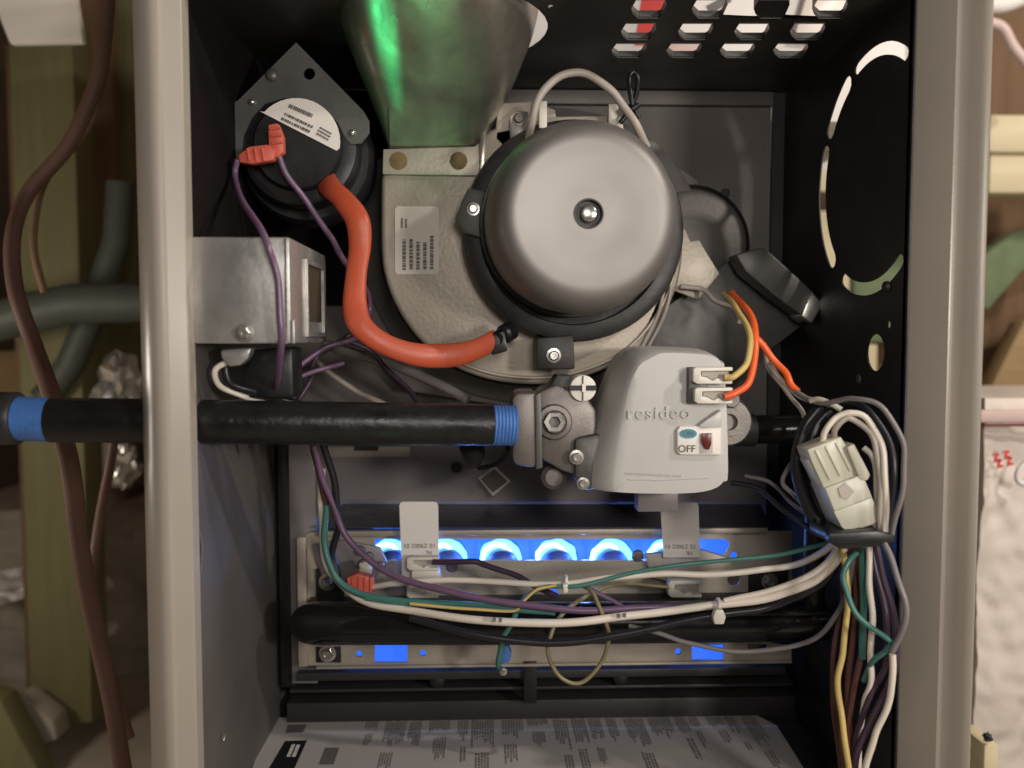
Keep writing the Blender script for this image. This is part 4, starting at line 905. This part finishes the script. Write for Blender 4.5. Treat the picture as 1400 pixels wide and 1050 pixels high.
tag(finish('stone_ledge', bm, 'concrete', None, smooth=30), 'rough tan masonry ledge low at the left behind the studs', 'ledge')
tag(prism('plank_scrap', [(8, 960), (28, 952), (72, 985), (78, 1012), (48, 1022)], .66, .70, 'concrete', None, .003), 'broken tan wood scrap by the foot of the green stud', 'wood scrap')
tag(prism('green_board', [(-60, 940), (0, 958), (50, 1050), (60, 1130), (-60, 1130)], .60, .64, 'green lumber', None, .003), 'dark green board end in the bottom left corner', 'board')

# surroundings right
tag(box('right_wall', P(1060, 0, .95).x, 2.2, .95, 1.0, P(1300, 600, .95).z, 1.2, 'brown board'), kind=st)
tag(pbox('drywall_sheet', 1085, -80, 1345, 245, .90, .93, 'carton white', None, .003), 'pale sheet showing through the round knockout slots', 'board')
tag(pbox('tan_strip', 1100, 232, 1160, 262, .88, .895, 'pale lumber', None, .002), 'small orange tan strip showing through the left knockout slot', 'board')
tag(pbox('dark_strut', 1110, 262, 1170, 286, .87, .885, 'brown dark', None, .002), 'dark strut showing through the left knockout slot', 'strut')
tag(pbox('insulation_batt', 1165, 335, 1345, 470, .86, .90, 'green batt', None, .01), 'green insulation batt showing through the lower knockout slot', 'insulation')
tag(pbox('pale_stud', 1090, 288, 1164, 600, .86, .90, 'pale lumber', None, .002), 'pale stud left of the green insulation behind the side panel', 'stud')
tag(pbox('pale_stud', 1172, 471, 1200, 620, .84, .858, 'pale lumber', None, .002), 'pale stud behind the round hole in the side panel', 'stud')
tag(tube('black_cable', [P(1150, 80, .5), P(1152, 140, .45), P(1160, 160, .45), P(1146, 175, .45), P(1150, 230, .5)], 8*S(.45), 'wire black', None, 10), 'black cable hanging outside behind the knockout', 'cable')
tag(pbox('yellow_crosspiece', 1352, 158, 1560, 208, .70, .76, 'pale lumber', None, .004), 'upper pale yellow board at the right edge of the view', 'board')
tag(pbox('yellow_crosspiece', 1352, 211, 1560, 264, .71, .76, 'pale lumber', None, .004), 'lower pale yellow board at the right edge of the view', 'board')
tag(prism('green_batt', [(1340, 420), (1345, 350), (1385, 318), (1480, 290), (1480, 345), (1400, 370), (1352, 425)], .80, .84, 'green batt', None, .006), 'green insulation strip slanting behind the right cabinet edge', 'insulation')
tag(prism('brown_joist', [(1340, 560), (1400, 440), (1500, 400), (1500, 460), (1400, 560)], .84, .88, 'lumber', None, .004), 'tan brace slanting above the wrapped bundle at the right', 'brace')
wire('pink_cable', 'pale pink cable curving in the top right corner', [(1352, 30, .6), (1372, 40, .6), (1390, 70, .6), (1430, 120, .6)], 7, 'pink', cat='cable')
wire('white_pipe', 'pale pipe crossing the very top right corner', [(1345, 8, .62), (1380, 4, .62), (1440, -25, .62)], 12, 'carton white', cat='pipe')
# wrapped bundle: crinkled sheet with folds
wb = thing('wrapped_bundle', 'wrinkled whitish wrapping paper bundle with red print at the right edge', 'bundle', P(1400, 1050, .35))
from mathutils import noise
bm = bmesh.new(); nx, nz = 40, 90; grid = []
a = P(1335, 1120, .36); b_ = P(1620, 545, .36)
for i in range(nx+1):
    row = []
    for j in range(nz+1):
        x = a.x+(b_.x-a.x)*i/nx; z = a.z+(b_.z-a.z)*j/nz
        d = .012*noise.noise(Vector((x*9, z*7, 0)))+.006*abs(noise.noise(Vector((x*30, z*26, 3))))+.003*noise.noise(Vector((x*80+z*30, z*60, 8)))
        row.append(bm.verts.new((x, .37+d-.02*(j/nz)*0, z)))
    grid.append(row)
for i in range(nx):
    for j in range(nz): bm.faces.new((grid[i][j], grid[i+1][j], grid[i+1][j+1], grid[i][j+1]))
geo = bmesh.ops.extrude_face_region(bm, geom=bm.faces[:])
for v in geo['geom']:
    if isinstance(v, bmesh.types.BMVert): v.co.y = .60
wrp = finish('wrapping', bm, 'wrap', wb, smooth=40)
pbox('pink_band', 1340, 560, 1600, 578, .354, .362, 'pink', wb, .002)
pbox('red_line', 1346, 579, 1600, 583, .350, .356, 'dark red', wb, .001)
for i, (x, y) in enumerate(((1362, 626), (1376, 622), (1366, 634), (1380, 631))):
    tube('red_print', wpath([(x-5, y-4, .352), (x+3, y-5, .352), (x-2, y+1, .352), (x+5, y+3, .352), (x-3, y+5, .352)], 4), 1.5*S(.35), 'carton red', wb, 6)
tube('white_strap', wpath([(1402, 632, .345), (1392, 645, .345), (1392, 658, .345), (1406, 664, .345)], 5), 4*S(.35), 'carton white', wb, 8)
tag(pbox('yellow_block', 1343, 1018, 1366, 1120, .20, .24, 'pale lumber', None, .002), 'pale yellow block at the bottom right corner beside the cabinet', 'block')
crumple('dark_pebble', 'small black lump above the yellow block in the bottom right corner', 'lump', 1350, 1008, .20, .0036, 'black plastic', 4)
